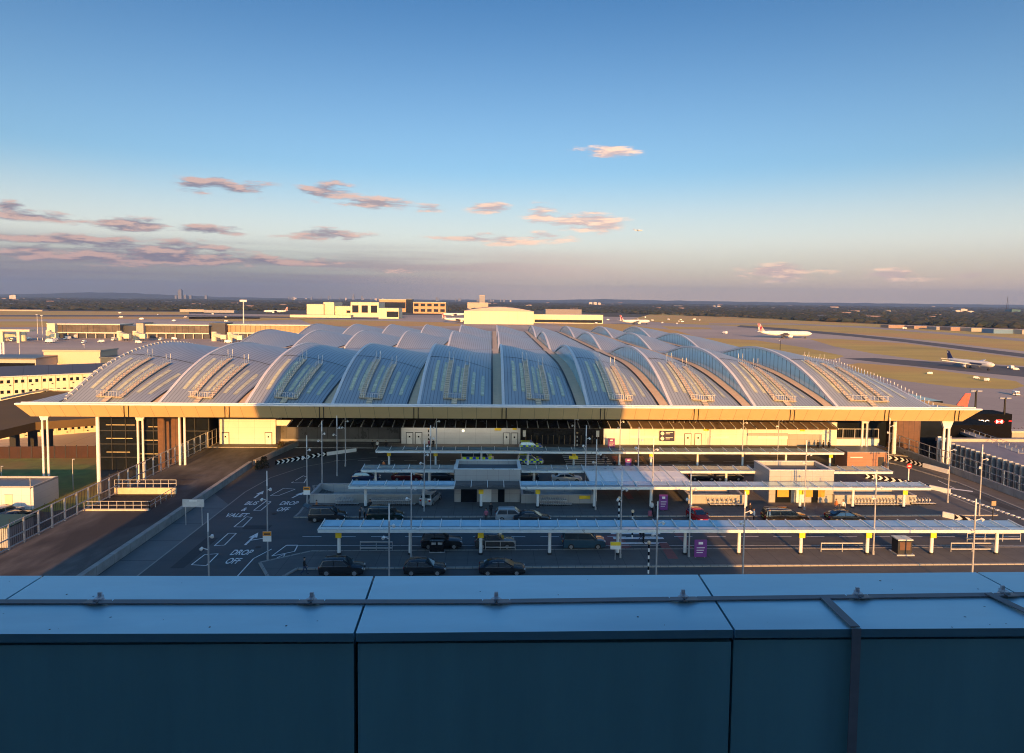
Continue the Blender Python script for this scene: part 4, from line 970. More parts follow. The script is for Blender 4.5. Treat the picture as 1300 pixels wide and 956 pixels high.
put(hat, 563, 611.5, 'black car just left of the left lift building'); put(suvb, 666, 611.5, 'black car just right of the left lift building, mostly hidden')
wc = car('sedan', pwhite); put(wc, 720, 613.5, 'white car behind the short canopy left of the central canopy', new=False)
put(hat, 893, 611, 'black car in the gap right of the central canopy'); put(sed, 926, 611, 'black saloon next to the right lift building'); put(suvs, 546, 640, 'silver car waiting beside the right end of the left stair well', rz=R_(75))
# police cars, ambulance
def checks(t, kind, rows=2, n=8, z0=.45, z1=1.05):
    L_, W = SH[kind][:2]; w_ = W/2+.012
    for s in (-1, 1):
        y_, b2 = MB(), MB(); dx = L_*.86/n
        for i in range(n):
            for r in range(rows):
                x0 = -L_*.43+i*dx; za = z0+(z1-z0)*r/rows; zb = z0+(z1-z0)*(r+1)/rows
                (y_ if (i+r) % 2 else b2).face(*([(x0,s*w_,za),(x0+dx,s*w_,za),(x0+dx,s*w_,zb),(x0,s*w_,zb)][::-s]))
        y_.build('yellow_checks', hi_y, t); b2.build('blue_checks', hi_b, t)
pol = car('suv', pwhite, 'police_car'); checks(pol, 'suv'); b = MB(); b.box(-.15,-.6,1.66,.15,.6,1.78); b.build('light_bar', hi_b, pol)
b = MB(); b.box(-1.9,-.5,1.662,-.2,.5,1.675); b.build('yellow_roof_panel', hi_y, pol)
put(pol, 673.5, 590.5, 'police car with yellow and blue checks on the road behind the far canopy', new=False, group='police cars')
put(pol, 674, 572.5, 'police car with yellow and blue checks stopped by the black entrance', group='police cars')
amb = car('coach', pwhite, 'ambulance'); checks(amb, 'coach', 2, 9, .55, 1.35); b = MB(); b.box(1.2,-.8,2.5,1.5,.8,2.68); b.build('light_bar', hi_b, amb)
b = MB(); b.box(-2.84,-.8,.8,-2.80,.8,2.2); b.build('orange_rear_panel', orangesign, amb)
put(amb, 606, 590, 'white ambulance with yellow and blue squares behind the left lift building', new=False, group='emergency vehicles')
# ------------------------------------------------------------------ luggage trolleys
def trolley():
    t = thing('luggage_trolley', 'x', 'trolley')
    b = MB(); b.bar((0,-.45,.2),(0,.45,.25),.5,.04); b.bar((-.22,.45,.2),(-.22,.6,1.0),.04); b.bar((.22,.45,.2),(.22,.6,1.0),.04); b.bar((-.28,.6,1.0),(.28,.6,1.0),.05); b.bar((-.22,.52,.6),(.22,.52,.6),.03); b.build('frame', galv, t)
    for (x, y) in ((-.22,.4),(.22,.4),(0,-.4)): b = MB(); b.tube((x-.02,y,.09),(x+.02,y,.09),.09,.09,8); b.build('wheel', tyre, t)
    b = MB(); b.box(-.2,.3,.6,.2,.5,.8); b.build('basket', galv, t)
    return t
tr = trolley(); first = True
for (px0, px1, Y, n, lab) in ((690,722,92.0,12,'grey luggage trolley nested in the row beside the crossing stair well'),(476,524,92.0,20,'grey luggage trolley nested in the row in front of the left stair well'),(432,452,92.0,7,'grey luggage trolley in the short row at the left stair well'),
    (1088,1150,92.0,16,'grey luggage trolley nested in the row in front of the rightmost stair well'),(1160,1182,92.6,6,'luggage trolley standing at the right end past the last column'),(905,940,91.9,7,'luggage trolley by the sunlit wall right of the red hatchback')):
    for i in range(n):
        o = tr if first else dup(tr, (0,0,0)); first = False
        o.location = (X_(px0+(px1-px0)*i/(n-1), Y), Y-.5, .1); o.rotation_euler.z = R_(90); o['label'] = lab; o['group'] = lab.replace('grey luggage trolley', 'luggage trolleys').replace('luggage trolley ', 'luggage trolleys ')
# ------------------------------------------------------------------ people
skin = mat('skin', (.45,.27,.19), .6, var=.05); hairm = mat('dark_hair', (.03,.02,.015), .7, var=.1)
def person(top, bottom, pose='stand', bag=None):
    t = thing('person', 'x', 'person')
    J = {'pel':(0,0,.95),'che':(0,0,1.32),'nek':(0,0,1.48),'hd0':(0,.01,1.56),'hd1':(0,.02,1.70),
         'shl':(-.18,0,1.40),'shr':(.18,0,1.40),'ell':(-.25,.02,1.12),'elr':(.25,.02,1.12),'wrl':(-.27,.10,.88),'wrr':(.27,.10,.88),
         'hpl':(-.10,0,.90),'hpr':(.10,0,.90),'knl':(-.11,.02,.50),'knr':(.11,.02,.50),'anl':(-.11,-.02,.09),'anr':(.11,-.02,.09),'tol':(-.12,.17,.04),'tor':(.12,.17,.04)}
    if pose == 'walk':
        J.update({'knl':(-.10,.20,.52),'anl':(-.10,.22,.10),'tol':(-.11,.42,.07),'knr':(.10,-.08,.48),'anr':(.10,-.38,.14),'tor':(.11,-.26,.04),'ell':(-.24,-.14,1.14),'wrl':(-.25,-.10,.90),'elr':(.24,.12,1.14),'wrr':(.24,.30,.98)})
    if pose == 'bend':
        for k in ('che','nek','hd0','hd1','shl','shr','ell','elr','wrl','wrr'):
            x, y, z = J[k]; dz = z-.95; J[k] = (x, y+dz*.6, .95+dz*.75)
    radii = {'pel':.15,'che':.16,'nek':.06,'hd0':.085,'hd1':.10,'shl':.075,'shr':.075,'ell':.048,'elr':.048,'wrl':.03,'wrr':.03,'hpl':.10,'hpr':.10,'knl':.062,'knr':.062,'anl':.042,'anr':.042,'tol':.038,'tor':.038}
    E = [('pel','che'),('che','nek'),('nek','hd0'),('hd0','hd1'),('che','shl'),('che','shr'),('shl','ell'),('ell','wrl'),('shr','elr'),('elr','wrr'),('pel','hpl'),('pel','hpr'),('hpl','knl'),('knl','anl'),('anl','tol'),('hpr','knr'),('knr','anr'),('anr','tor')]
    names = list(J); v = [J[k] for k in names]; rr = [radii[k] for k in names]; ed = [(names.index(a), names.index(c)) for a, c in E]
    for s, wr_ in ((-1,'wrl'),(1,'wrr')):      # palm, four fingers, thumb
        wx, wy, wz = J[wr_]; pi = len(v); v.append((wx+.0,wy+.02,wz-.07)); rr.append(.028); ed.append((names.index(wr_), pi))
        for k, ln in enumerate((.065,.075,.07,.055)):
            a = len(v); v.append((wx,wy-.02+.022*k,wz-.12)); rr.append(.009); v.append((wx-s*.012,wy-.018+.022*k,wz-.12-ln)); rr.append(.008); ed += [(pi,a),(a,a+1)]
        a = len(v); v.append((wx-s*.01,wy+.06,wz-.10)); rr.append(.010); ed.append((pi,a))
    me = bpy.data.meshes.new('body'); me.from_pydata(v, ed, []); o = bpy.data.objects.new('body', me); C.objects.link(o)
    sk = o.modifiers.new('s', 'SKIN'); 
    for i, q in enumerate(rr): me.skin_vertices[0].data[i].radius = (q, q)
    me.skin_vertices[0].data[0].use_root = True
    ss = o.modifiers.new('d', 'SUBSURF'); ss.levels = 1; ss.render_levels = 1
    m2_ = bpy.data.meshes.new_from_object(o.evaluated_get(bpy.context.evaluated_depsgraph_get())); o.modifiers.clear(); o.data = m2_; o.parent = t
    for q in (bottom, top, skin, tyre): m2_.materials.append(q)
    hz_ = J['nek'][2]; 
    for f in m2_.polygons:
        c = f.center; f.use_smooth = True
        far_ = min((Vector(c)-Vector(J['wrl'])).length, (Vector(c)-Vector(J['wrr'])).length)
        f.material_index = 3 if c.z < .09 else 2 if (c.z > hz_+.01 and abs(c.x) < .13) or (far_ < .12 and c.z < max(J['wrl'][2], J['wrr'][2])+.0) else 0 if c.z < .93 else 1
    h = Vector(J['hd1']); b = MB(); rg = []
    for k in range(6):
        a = math.pi*.5*k/5; rg.append([(h.x+.112*math.cos(a)*math.cos(q*math.pi/6), h.y-.02+.118*math.cos(a)*math.sin(q*math.pi/6), h.z+.01+.115*math.sin(a)) for q in range(12)])
    b.loft(rg); b.build('hair', hairm, t, smooth=True)
    b = MB(); b.box(h.x-.012,h.y+.09,h.z-.07,h.x+.012,h.y+.125,h.z-.02); b.build('nose', skin, t)
    for s in (-1,1): b = MB(); b.box(h.x+s*.035-.012,h.y+.088,h.z-.02,h.x+s*.035+.012,h.y+.1,h.z-.005); b.build('eye', black, t)
    b = MB(); b.box(h.x-.025,h.y+.08,h.z-.098,h.x+.025,h.y+.098,h.z-.088); b.build('mouth', mat('lips', (.3,.1,.09)), t)
    return t
cl = lambda n, c: mat(n, c, .85, var=.1, scale=8)
blackc = cl('black_cloth', (.015,.015,.018)); jeans = cl('denim', (.03,.05,.10)); pinkc = cl('pink_cloth', (.45,.13,.18)); whitec = cl('white_cloth', (.7,.68,.65)); orangec = cl('orange_cloth', (.55,.18,.05)); greyc = cl('grey_cloth', (.22,.21,.2))
PV = {'a': person(blackc, jeans, 'walk'), 'b': person(pinkc, blackc, 'stand'), 'c': person(whitec, blackc, 'stand'), 'd': person(orangec, jeans, 'stand'), 'e': person(blackc, blackc, 'stand'), 'f': person(greyc, blackc, 'bend')}
used = set()
for (v_, px, py, rz, zb, lab) in (('a',386.5,729.5,-80,.1,'person in dark clothes walking along the near kerb left of the black sport utility car'),('b',617,663,10,.1,'person in pink beside the silver estate car'),
    ('e',623,655,200,.1,'person in dark clothes behind the person in pink'),('e',457,664,100,.1,'person in black at the rear of the dark people carrier'),('f',463,659,80,.1,'person in grey bending to load the dark people carrier'),('d',402,652,90,.1,'person in orange by the open tailgate in front of the left stair well'),
    ('e',470,651,0,.1,'person in black beside the canopy column in front of the left trolleys'),('a',813,688,-90,0,'person in dark clothes striding over the near zebra crossing'),('e',816.5,690,-90,0,'person in black close behind the one striding over the near crossing'),
    ('c',827.5,653,20,.1,'person in a pale top standing with luggage left of the purple totem'),('e',834,656,-20,.1,'person in black with luggage right of the person in a pale top'),('a',763,587,180,0,'person in dark clothes on the far zebra crossing'),
    ('a',769,592,80,.0,'person leaning forward at the end of the far zebra crossing'),('c',957,663,90,0,'person in white crouched near the tail of the long black people carrier'),('e',952,655,0,.1,'person in dark clothes by the column left of the long black people carrier'),
    ('c',977,664,60,0,'person in a white top at the left end of the long black people carrier'),('d',1061,650,200,.1,'person in orange in front of the right lift building'),('c',1070,651,150,.1,'person in a white shirt next to the person in orange'),
    ('e',1038,571,0,.1,'person in dark clothes at the right end of the white wall, left of two others'),('e',1045,571,40,.1,'person in dark clothes at the right end of the white wall, between two others'),('e',1052,571,-40,.1,'person in dark clothes at the right end of the white wall, nearest the fence'),
    ('b',545,569.5,0,.1,'person in maroon walking past the pale doors with another'),('e',550,569.5,20,.1,'person in black with a raised hood by the pale doors'),('c',479,571,0,.1,'person in white in the recessed area of the wall'),('e',473,571,0,.1,'person in black beside the one in white in the recess'),('e',490,571,0,.1,'person in black at the right end of the recess'),
    ('e',780,597,30,0,'person in black beside the far totem'),('e',807,597,-30,0,'person in black right of the far totem'),('d',487,598,0,0,'person in buff clothes at the left end of the far canopy')):
    x, y = P(px, py, zb); o = dup(PV[v_], (x,y,zb)) if v_ in used else PV[v_]; used.add(v_)
    o.location = (x, y, zb); o.rotation_euler.z = R_(rz); o['label'] = lab; o['group'] = 'people on the forecourt'
# suitcases
def suitcase(px, py, m, lab, zb=.1):
    x, y = P(px, py, zb); t = thing('suitcase', lab, 'suitcase', (x,y,zb), .4); b = MB(); b.box(-.22,-.14,.06,.22,.14,.72); b.build('shell', m, t)
    b = MB(); b.bar((-.12,.1,.72),(-.12,.1,1.0),.02); b.bar((.12,.1,.72),(.12,.1,1.0),.02); b.bar((-.12,.1,1.0),(.12,.1,1.0),.03); b.build('handle', darkm, t)
    for q in (-.16,.16): b = MB(); b.tube((q,-.1,.05),(q,.1,.05),.05,.05,8); b.build('wheel', tyre, t)
suitcase(831, 656.5, darkm, 'black suitcase between the couple on the middle island'); suitcase(825, 655.5, pinkc, 'pinkish suitcase left of the person in a pale top'); suitcase(460.5, 667, darkm, 'dark suitcase at the rear of the dark people carrier', 0)
# shrubs by the barriers
leafm = mat('dark_leaves', (.035,.04,.018), .9, var=.4, scale=3, col2=(.08,.04,.02), scale2=1.5)
def shrub(x, y, z0, r, h, lab, seed):
    random.seed(seed); b = MB()
    for i in range(260):
        a = random.uniform(0, 6.283); rr_ = r*math.sqrt(random.random()); zz = h*random.random()**.8; k = rr_*(1-.5*zz/h)
        c = Vector((k*math.cos(a), k*math.sin(a), zz+.1)); u = Vector((random.gauss(0,1),random.gauss(0,1),random.gauss(0,1))).normalized()*.16; v = u.cross(Vector((random.gauss(0,1),random.gauss(0,1),1))).normalized()*.10
        b.face(c-u, c+v, c+u, c-v)
    t = thing('shrub', lab, 'shrub', (x,y,z0)); b.build('foliage', leafm, t)
    b = MB()
    for i in range(5): a = i*1.25; b.tube((0,0,0),(r*.5*math.cos(a),r*.5*math.sin(a),h*.7),.03,.012,5)
    b.build('stem', brick, t)
shrub(*P(335,594), 0, .9, 1.7, 'dark bushy shrub at the bend where the grey wall meets the chevron barrier', 1); shrub(*P(328,596), 0, .7, 1.3, 'smaller dark shrub just left of the bend in the grey wall', 2)
shrub(*P(357,570), 0, .8, 1.3, 'dark shrub at the far end of the grey wall by the white end wall', 3)
shrub(*P(1140,573), 0, 1.3, 1.6, 'rusty dark shrub at the far end of the right hand fence', 4); shrub(*P(1153,578), 0, 1.2, 1.1, 'low black shrub along the right hand parapet', 5); shrub(*P(1130,571), 0, 1.0, 1.3, 'shrub left of the rusty one near the yellow lit fence', 6)
# ------------------------------------------------------------------ left and right surroundings
cream = mat('cream_wall_panels', (.66,.60,.42), .6, var=.06, scale=.2, seam=[(0,6.2,.012,.6)])
slate = mat('blue_grey_roof', (.10,.12,.15), .4, .3, var=.15, scale=.1, seam=[(0,6.2,.03,.5)])
def PZ(px, py, Y): return PY(px, py, Y)[2]
# service hut
t = thing('service_hut', 'sunlit white flat roofed hut with a door below the terminal corner', 'hut', (-80,104,-4.5))
b = MB(); b.box(-12,0,0,10.8,6,3.3); b.build('wall', whitewall, t); b = MB(); b.box(-12,.0,3.302,10.8,.25,3.6); b.box(-12,5.75,3.302,10.8,6,3.6); b.box(10.55,.25,3.302,10.8,5.75,3.6); b.build('roof_edge', panel, t)
b = MB(); b.box(-12,.25,3.303,10.55,5.75,3.33); b.build('roof', slate, t); b = MB(); b.box(6.6,-.06,0,7.7,-.01,2.3); b.build('door', cream, t); b = MB(); b.box(6.5,-.04,2.3,7.8,-.005,2.42); b.build('door_frame', galv, t)
t = thing('yard_lamp', 'thin camera post in front of the sunlit hut', 'lamp post', (*P(39.5,650,-4.5),-4.5)); b = MB(); b.tube((0,0,0),(0,0,5.2),.07,.05,8); b.build('pole', polem, t); b = MB(); b.bar((0,0,3.6),(.4,-.2,3.8),.12); b.build('camera', darkm, t)
for (px, base, top, lab) in ((93,622,583,'short lamp post standing on the lawn under the terminal roof'),(2,610,592,'short lamp post at the left edge of the lawn')):
    x, y = P(px, base, -4.5); t = thing('yard_lamp', lab, 'lamp post', (x,y,-4.5)); h = PZ(px, top, y)+4.5
    b = MB(); b.tube((0,0,0),(0,0,h),.07,.05,8); b.build('pole', galv, t); b = MB(); b.bar((0,0,h),(.4,0,h+.02),.12,.1); b.build('lamp_head', galv, t)
t = thing('brown_fence', 'dark red brown close boarded fence behind the lawn', 'fence', (*P(-60,583,-4.5),-4.5)); a = P(-60,583,-4.5); c = P(126,581,-4.5)
b = MB(); b.bar((0,0,1.2),(c[0]-a[0],c[1]-a[1],1.2),.12,2.4); b.build('boards', mat('rust_boards', (.045,.018,.011), .85, var=.25, scale=.6, seam=[(0,2.4,.03,.6)]), t)
for i in range(14): b = MB(); k = i/13; b.box((c[0]-a[0])*k-.08,(c[1]-a[1])*k-.12,0,(c[0]-a[0])*k+.08,(c[1]-a[1])*k-.07,2.6); b.build('post', darkm, t)
railing('dark mesh fence between the lawn and the old deck', (-55.4,90), (-55.4,118), 2.6, 2.6, -4.5, (1.0,.5), .4, 'mesh_fence', darkm)
# green service roof, parked cars low left
t = thing('green_roof_shed', 'low green roof beside the sunlit hut, below the barrier fence', 'shed', (-70,88,-4.5)); b = MB(); b.box(-9,0,0,8,5,2.6); b.build('wall', panel, t); b = MB(); b.box(-9.2,-.2,2.602,8.2,5.2,2.75); b.build('roof', mat('green_roof', (.03,.09,.08), .6), t)
for i, (px, py, src, lab) in enumerate(((8,655,suvs,'silver car parked in the yard in front of the sunlit hut'),(22,660,sed,'dark car parked in the yard in front of the sunlit hut'),(3,668,hat,'black car parked lowest left in the yard'),(14,674,suvb,'large dark car parked by the green roof'))):
    x, y = P(px, py, -4.5); c = dup(src, (x,y,-4.5), R_(70)); c['label'] = lab; c['group'] = 'cars parked in the low yard'
# elevated road on the left
t = thing('elevated_road', 'brown elevated roadway slab on dark pillars left of the terminal', 'flyover', (0,0,0))
pts = [P(-40,512,-.5), P(0,509,-.5), P(38,500.5,-.5), P(62,496.5,-.5), P(150,498,-.5), P(130,530,-.5), P(45,536,-.5), P(-40,556,-.5)]
b = MB(); b.prism(pts, -2.3, -.5); b.build('slab', mat('flyover_deck', (.11,.068,.024), .9, var=.15, scale=.1), t)
p1, p2 = pts[3], pts[2]
b = MB(); b.bar((*pts[1],0),(*pts[2],0),.4,.5) ; b.bar((*pts[2],0),(*pts[3],0),.4,.5); b.bar((*pts[3],0),(*pts[4],0),.4,.5); b.build('parapet_upstand', cream, t)
for (px, Y) in ((43,165),(63,172),(20,160)):
    x = X_(px, Y); b = MB(); b.box(x-.7,Y-.7,-14,x+.7,Y+.7,-2.3); b.build('pillar', darkm, t)
# long cream building with small square windows
YC = 200; cbt = thing('cream_office_building', 'long sunlit cream building with two rows of small square windows and blue grey roof', 'building', (0,0,0))
pa = PY(-40,479.5,197); pb = PY(150,470,216)
def wpt(f): return (pa[0]+(pb[0]-pa[0])*f, pa[1]+(pb[1]-pa[1])*f)
ztop = PZ(-40,480,197)
dv = Vector((pb[0]-pa[0], pb[1]-pa[1], 0)); nl = dv.length; dn = dv.normalized(); nn_ = Vector((-dn.y, dn.x, 0))
cbt.location = (pa[0], pa[1], -14); cbt.rotation_euler.z = math.atan2(dn.y, dn.x)
H_ = ztop+14
b = MB(); b.box(0,0,0,nl,16,H_); b.build('wall', cream, cbt)
b = MB(); b.face((-.4,-.3,H_+.05),(nl,-.3,H_+.05),(nl,9,H_+2.2),(-.4,9,H_+2.2)); b.face((-.4,9,H_+2.2),(nl,9,H_+2.2),(nl,16.5,H_+.1),(-.4,16.5,H_+.1)); b.build('roof', slate, cbt)
b = MB(); b.box(-.4,-.35,H_-.2,nl,-.02,H_+.1); b.build('eaves', galv, cbt)
nwin = 0
for r_, zz in enumerate((H_-1.5, H_-4.5, H_-16.5)):
    for i in range(int(nl/3.4)):
        for o_ in (.7, 2.25):
            x = i*3.4+o_; nwin += 1
            b = MB(); b.box(x-.38,-.06,zz-.5,x+.38,-.01,zz+.42); wn = b.build('window', darkglass, cbt)
            if nwin % 3 == 0: b = MB(); b.box(x+.2,-.2,zz-1.3,x+.6,-.01,zz-1.0); b.build('vent', darkm, cbt)
for i in range(int(nl/3.4)+1): b = MB(); b.box(i*3.4-.05,-.12,.5,i*3.4+.05,-.01,H_-.3); b.build('downpipe', mat('pipe_paint', (.45,.38,.22), .6) if i == 0 else bpy.data.materials['pipe_paint'], cbt)
def bld(name, label, cat, px0, px1, ytop, ybase, depth, wm, rm=None, z0=-14, group=None, Y=None, windows=0, wmat=None, gable=0, band=None):
    """box building from its photo outline: base pixel row gives the distance"""
    pxm = (px0+px1)/2
    if Y is None: Y = P(pxm, ybase, z0)[1]
    x0, x1 = X_(px0, Y), X_(px1, Y); zt = PZ(pxm, ytop, Y)-z0; xm = (x0+x1)/2; a = (x1-x0)/2
    t = thing(name, label, cat, (xm, Y, z0), 0, group)
    b = MB(); b.box(-a,0,0,a,depth,zt); b.build('wall', wm, t)
    if gable:
        b = MB(); n = 10; rg = []
        for i in range(n+1): x = -a*1.01+2.02*a*i/n; rg.append((x, zt+.02+gable*math.sin(math.pi*i/n)))
        b.loft([[(x, yy, z) for x, z in rg]+[(rg[-1][0],yy,zt-.3),(rg[0][0],yy,zt-.3)] for yy in (-.5, depth+.5)]); b.build('roof', rm or slate, t)
    elif rm: b = MB(); b.box(-a-.3,-.3,zt+.01,a+.3,depth+.3,zt+max(.3,zt*.03)); b.build('roof', rm, t)
    if windows:
        rows = max(1, windows); n = max(3, min(22, int(2*a/(zt/rows*1.0))))
        for r in range(rows):
            for i in range(n):
                x = -a+2*a*(i+.5)/n; z = zt*(r+.55)/rows; ww = 2*a/n*.34; hh = zt/rows*.25
                b = MB(); b.box(x-ww,-.3,z-hh,x+ww,-.02,z+hh); b.build('window', wmat or darkglass, t)
    if band:
        b = MB(); b.box(-a*band[2] if len(band) > 2 else -a*.97,-.4,zt*band[0],a*.97,-.02,zt*band[1]); b.build('window_band', darkglass, t)
    return t
concw = mat('pale_concrete_wall', (.45,.38,.30), .8, var=.1, scale=.05)
bld('flat_roofed_block', 'windowless pale block rising behind the cream building', 'building', 60, 131, 446.5, 470, 12, mat('buff_panel', (.60,.46,.32), .7, var=.04), concw, Y=262)
bld('low_stores', 'low pinkish flat roofed sheds left of the windowless pale block', 'building', -40, 50, 456, 470, 14, concw, slate, Y=250, band=(.86,.93))
bld('low_stores', 'low dark plant sheds right of the windowless pale block', 'building', 131, 152, 455, 470, 10, mat('dark_plant', (.06,.08,.10), .6), slate, Y=262)
for px, lab in ((6,'left of two slim pale chimneys on the apron edge'),(10,'right of two slim pale chimneys on the apron edge')):
    Y = 300; x = X_(px, Y); t = thing('chimney', lab, 'chimney', (x,Y,-14)); b = MB(); b.tube((0,0,0),(0,0,PZ(px,434,Y)+14),.5,.4,10); b.build('stack', white, t); b = MB(); b.tube((0,0,0),(0,0,2),1.2,1.2,10); b.build('base', darkm, t)
# piers
pierw = mat('pier_glass_wall', (.11,.085,.06), .35, .0, var=.4, scale=.15, seam=[(0,6,.1,.6)]); pierd = mat('pier_dark', (.03,.035,.05), .5); cremr = mat('pier_roof', (.62,.56,.46), .6, var=.05)
def pier(label, px0, px1, ytop, ybase, wm=pierw):
    Y = P((px0+px1)/2, ybase, -14)[1]; x0, x1 = X_(px0,Y), X_(px1,Y); zt = PZ((px0+px1)/2,ytop,Y)+14; xm = (x0+x1)/2; a = (x1-x0)/2
    t = thing('boarding_pier', label, 'building', (xm,Y,-14)); b = MB(); b.box(-a,2,0,a,22,zt*.38); b.build('lower_storey', pierd, t)
    b = MB(); b.box(-a,0,zt*.38,a,24,zt*.92); b.build('upper_storey', wm, t); b = MB(); b.box(-a-.5,-1.5,zt*.921,a+.5,25,zt); b.build('roof', cremr, t); b = MB(); b.box(-a,-.5,zt*.34,a,-.01,zt*.42); b.build('ledge', cremr, t)
    n = int(2*a/9)
    for i in range(min(n,40)): x = -a+4+i*9; b = MB(); b.box(x-.5,.3,0,x+.5,1.2,zt*.34); b.build('support', concw, t)
    return t
pier('glass fronted boarding pier with a bright roof edge, left section', 74, 157, 411, 429.5)
pier('glass fronted boarding pier, section between the two dark stair blocks', 186, 268, 412, 430)
pier('sunlit brown boarding pier section running behind the roof shells', 289, 400, 412, 430, mat('pier_brown_wall', (.34,.24,.12), .6, var=.2, scale=.2, seam=[(0,5,.15,.5)]))
bld('pier_end_block', 'bright cream block closing the left end of the boarding pier', 'building', 65, 75, 411, 429.5, 20, cream, cremr)
bld('stair_block', 'dark stair block with steel bridge between the left pier sections', 'building', 158, 177, 414, 429.5, 20, pierd, slate)
bld('stair_block', 'grey stair tower at the joint of the left pier sections', 'building', 177, 186, 410.5, 430, 20, concw, slate)
bld('stair_block', 'dark stair block before the sunlit pier section', 'building', 268.5, 288.5, 410.5, 430, 20, pierd, slate)
bld('covered_bridge', 'cream covered walkway raised on columns at the far left', 'bridge', -60, 43, 418.5, 422, 8, cream, cremr, z0=-4, Y=610)
for px in (8,29): b = MB(); x = X_(px,611); b.box(x-1.2,610.5,-14,x+1.2,613,-4); tag(b.build('bridge_column', cream), 'column under the covered walkway, %s one' % ('left' if px < 20 else 'right'), 'column')
def jetbridge(px, py, s, lab):
    x, y = P(px, py, -14); t = thing('jet_bridge', lab, 'jet bridge', (x,y,-14), 0, 'cream jet bridges along the pier')
    b = MB(); b.bar((0,0,6.5),(15*s,-14,4.8),3.2,3.2); b.build('tunnel', cream, t); b = MB(); b.box(15*s-2.4,-17,2.8,15*s+2.4,-12.5,7.0); b.build('cab', cream, t); b = MB(); b.tube((0,0,0),(0,0,9),2.4,2.4,12); b.build('rotunda', cream, t)
    for q in (-1.5,1.5): b = MB(); b.tube((11*s+q,-10,0),(11*s+q,-10,4.0),.4,.4,8); b.build('support_leg', darkm, t)
for px, py, s, lab in ((152,432,1,'jet bridge at the left stair block, swung right'),(172,432,1,'jet bridge just right of the grey stair tower'),(272,433,1,'jet bridge below the dark stair block by the sunlit pier'),(292,434,1,'rightmost visible jet bridge at the sunlit pier'),(62,431,1,'grey jet bridge at the bright end block'),(30,433,-1,'jet bridge under the covered walkway')): jetbridge(px, py, s, lab)
# floodlight masts
def mast(px, top, base, lab, r=.6):
    x, y = P(px, base, -14); h = PZ(px, top, y)+14; t = thing('floodlight_mast', lab, 'mast', (x,y,-14)); b = MB(); b.tube((0,0,0),(0,0,h),r,r*.6,8); b.build('pole', galv, t); b = MB(); b.box(-r*4,-.6,h,r*4,.6,h+r*2.2); b.build('lamp_rack', galv, t)
mast(309.5,383,428,'tall pale floodlight mast behind the sunlit pier section',.9); mast(48,400,432,'thin floodlight mast left of the boarding pier',.25); mast(54,401,432,'second thin floodlight mast left of the boarding pier',.25); mast(107,438,448,'short thin mast on the apron above the pale block',.2)
mast(25,433,456,'thin mast on the apron above the low sheds',.2)
for px, top, base, lab in ((985,432,452,'short dark pole in the grass beside the last roof crest'),(1234,496,524,'black lighting pole on the right jetty roof, left one'),(1271,505,526,'black lighting pole on the right jetty roof, right one')):
    Y = 150 if px > 1200 else P(px,base,-14)[1]; x = X_(px,Y); z0 = PZ(px,base,Y); t = thing('lighting_pole', lab, 'pole', (x,Y,z0)); h = PZ(px,top,Y)-z0
    b = MB(); b.tube((0,0,0),(0,0,h),.22 if px > 1200 else .3,.18,8); b.build('pole', black, t); b = MB(); b.box(-1.3,-.2,h-.15,-.25,.2,h+.05); b.box(.25,-.2,h-.15,1.3,.2,h+.05) if px > 1200 else None; b.build('lamp_head', galv, t)
# hangars
hy = mat('hangar_cladding', (.70,.62,.40), .6, var=.05, scale=.01, seam=[(0,16,.02,.3)]); ho = mat('orange_brown_cladding', (.50,.30,.15), .7, var=.1, scale=.01); hr = mat('hangar_roof', (.42,.36,.33), .7, var=.1, scale=.01)
HG = 'sunlit maintenance hangars beyond the roof shells'
bld('maintenance_hangar', 'left yellow hangar block with a stepped top and a slot in its wall', 'hangar', 391, 412, 386.5, 401.5, 90, hy, hr, group=HG)
bld('maintenance_hangar', 'tall yellow hangar block in the left hangar cluster', 'hangar', 412, 425, 384, 401.5, 90, hy, hr, group=HG)
bld('maintenance_hangar', 'lower yellow hangar with grey blue panel near its right end', 'hangar', 425, 446, 389, 401.5, 90, hy, hr, group=HG, band=(.35,.6,-.5))
bld('maintenance_hangar', 'wide yellow hangar with open dark bays at its foot', 'hangar', 446, 481, 384, 402.5, 90, hy, hr, group=HG, windows=1)
bld('hangar_annex', 'low yellow annex with a grey door in front of the orange block', 'hangar', 481, 506, 391.5, 404.5, 60, hy, hr, group=HG, band=(.15,.7,.2))
bld('hangar_annex', 'long low pale annex in front of the left hangar cluster', 'hangar', 370, 446, 400, 403.2, 30, hy, hr, group=HG)
bld('hangar_block', 'orange brown office block with dark upper windows', 'building', 482, 515, 380.5, 396, 80, ho, cremr, band=(.3,.8))
bld('glass_block', 'dark blue glass tower between the orange blocks', 'building', 515.5, 523, 380, 397, 40, darkglass, slate)
bld('hangar_block', 'orange block with a stepped roof right of the dark glass tower', 'building', 524, 565, 384, 398, 80, ho, cremr, windows=2)
bld('maintenance_hangar', 'large pale yellow barrel roofed hangar', 'hangar', 588, 675, 395, 411.5, 120, hy, hr, gable=7, group=HG)
bld('hangar_annex', 'long low yellow building with dark doorways right of the barrel hangar', 'hangar', 675, 762, 399.8, 410.5, 40, hy, cremr, group=HG, band=(.08,.42))
bld('tower_block', 'grey tower block standing alone on the skyline above the barrel hangar', 'building', 607, 614, 375.3, 388, 40, mat('grey_tower', (.25,.25,.27), .7), concw, Y=2600)
bld('low_terminal_block', 'pale low block at the foot of the lone grey tower', 'building', 592, 618, 384.5, 389.5, 60, concw, cremr, Y=2500)
bld('long_shed', 'long grey roofed shed among the trees right of the hangars', 'building', 690, 735, 393, 399, 60, mat('grey_shed', (.22,.2,.2), .7), hr)
rnd = random.Random(11)
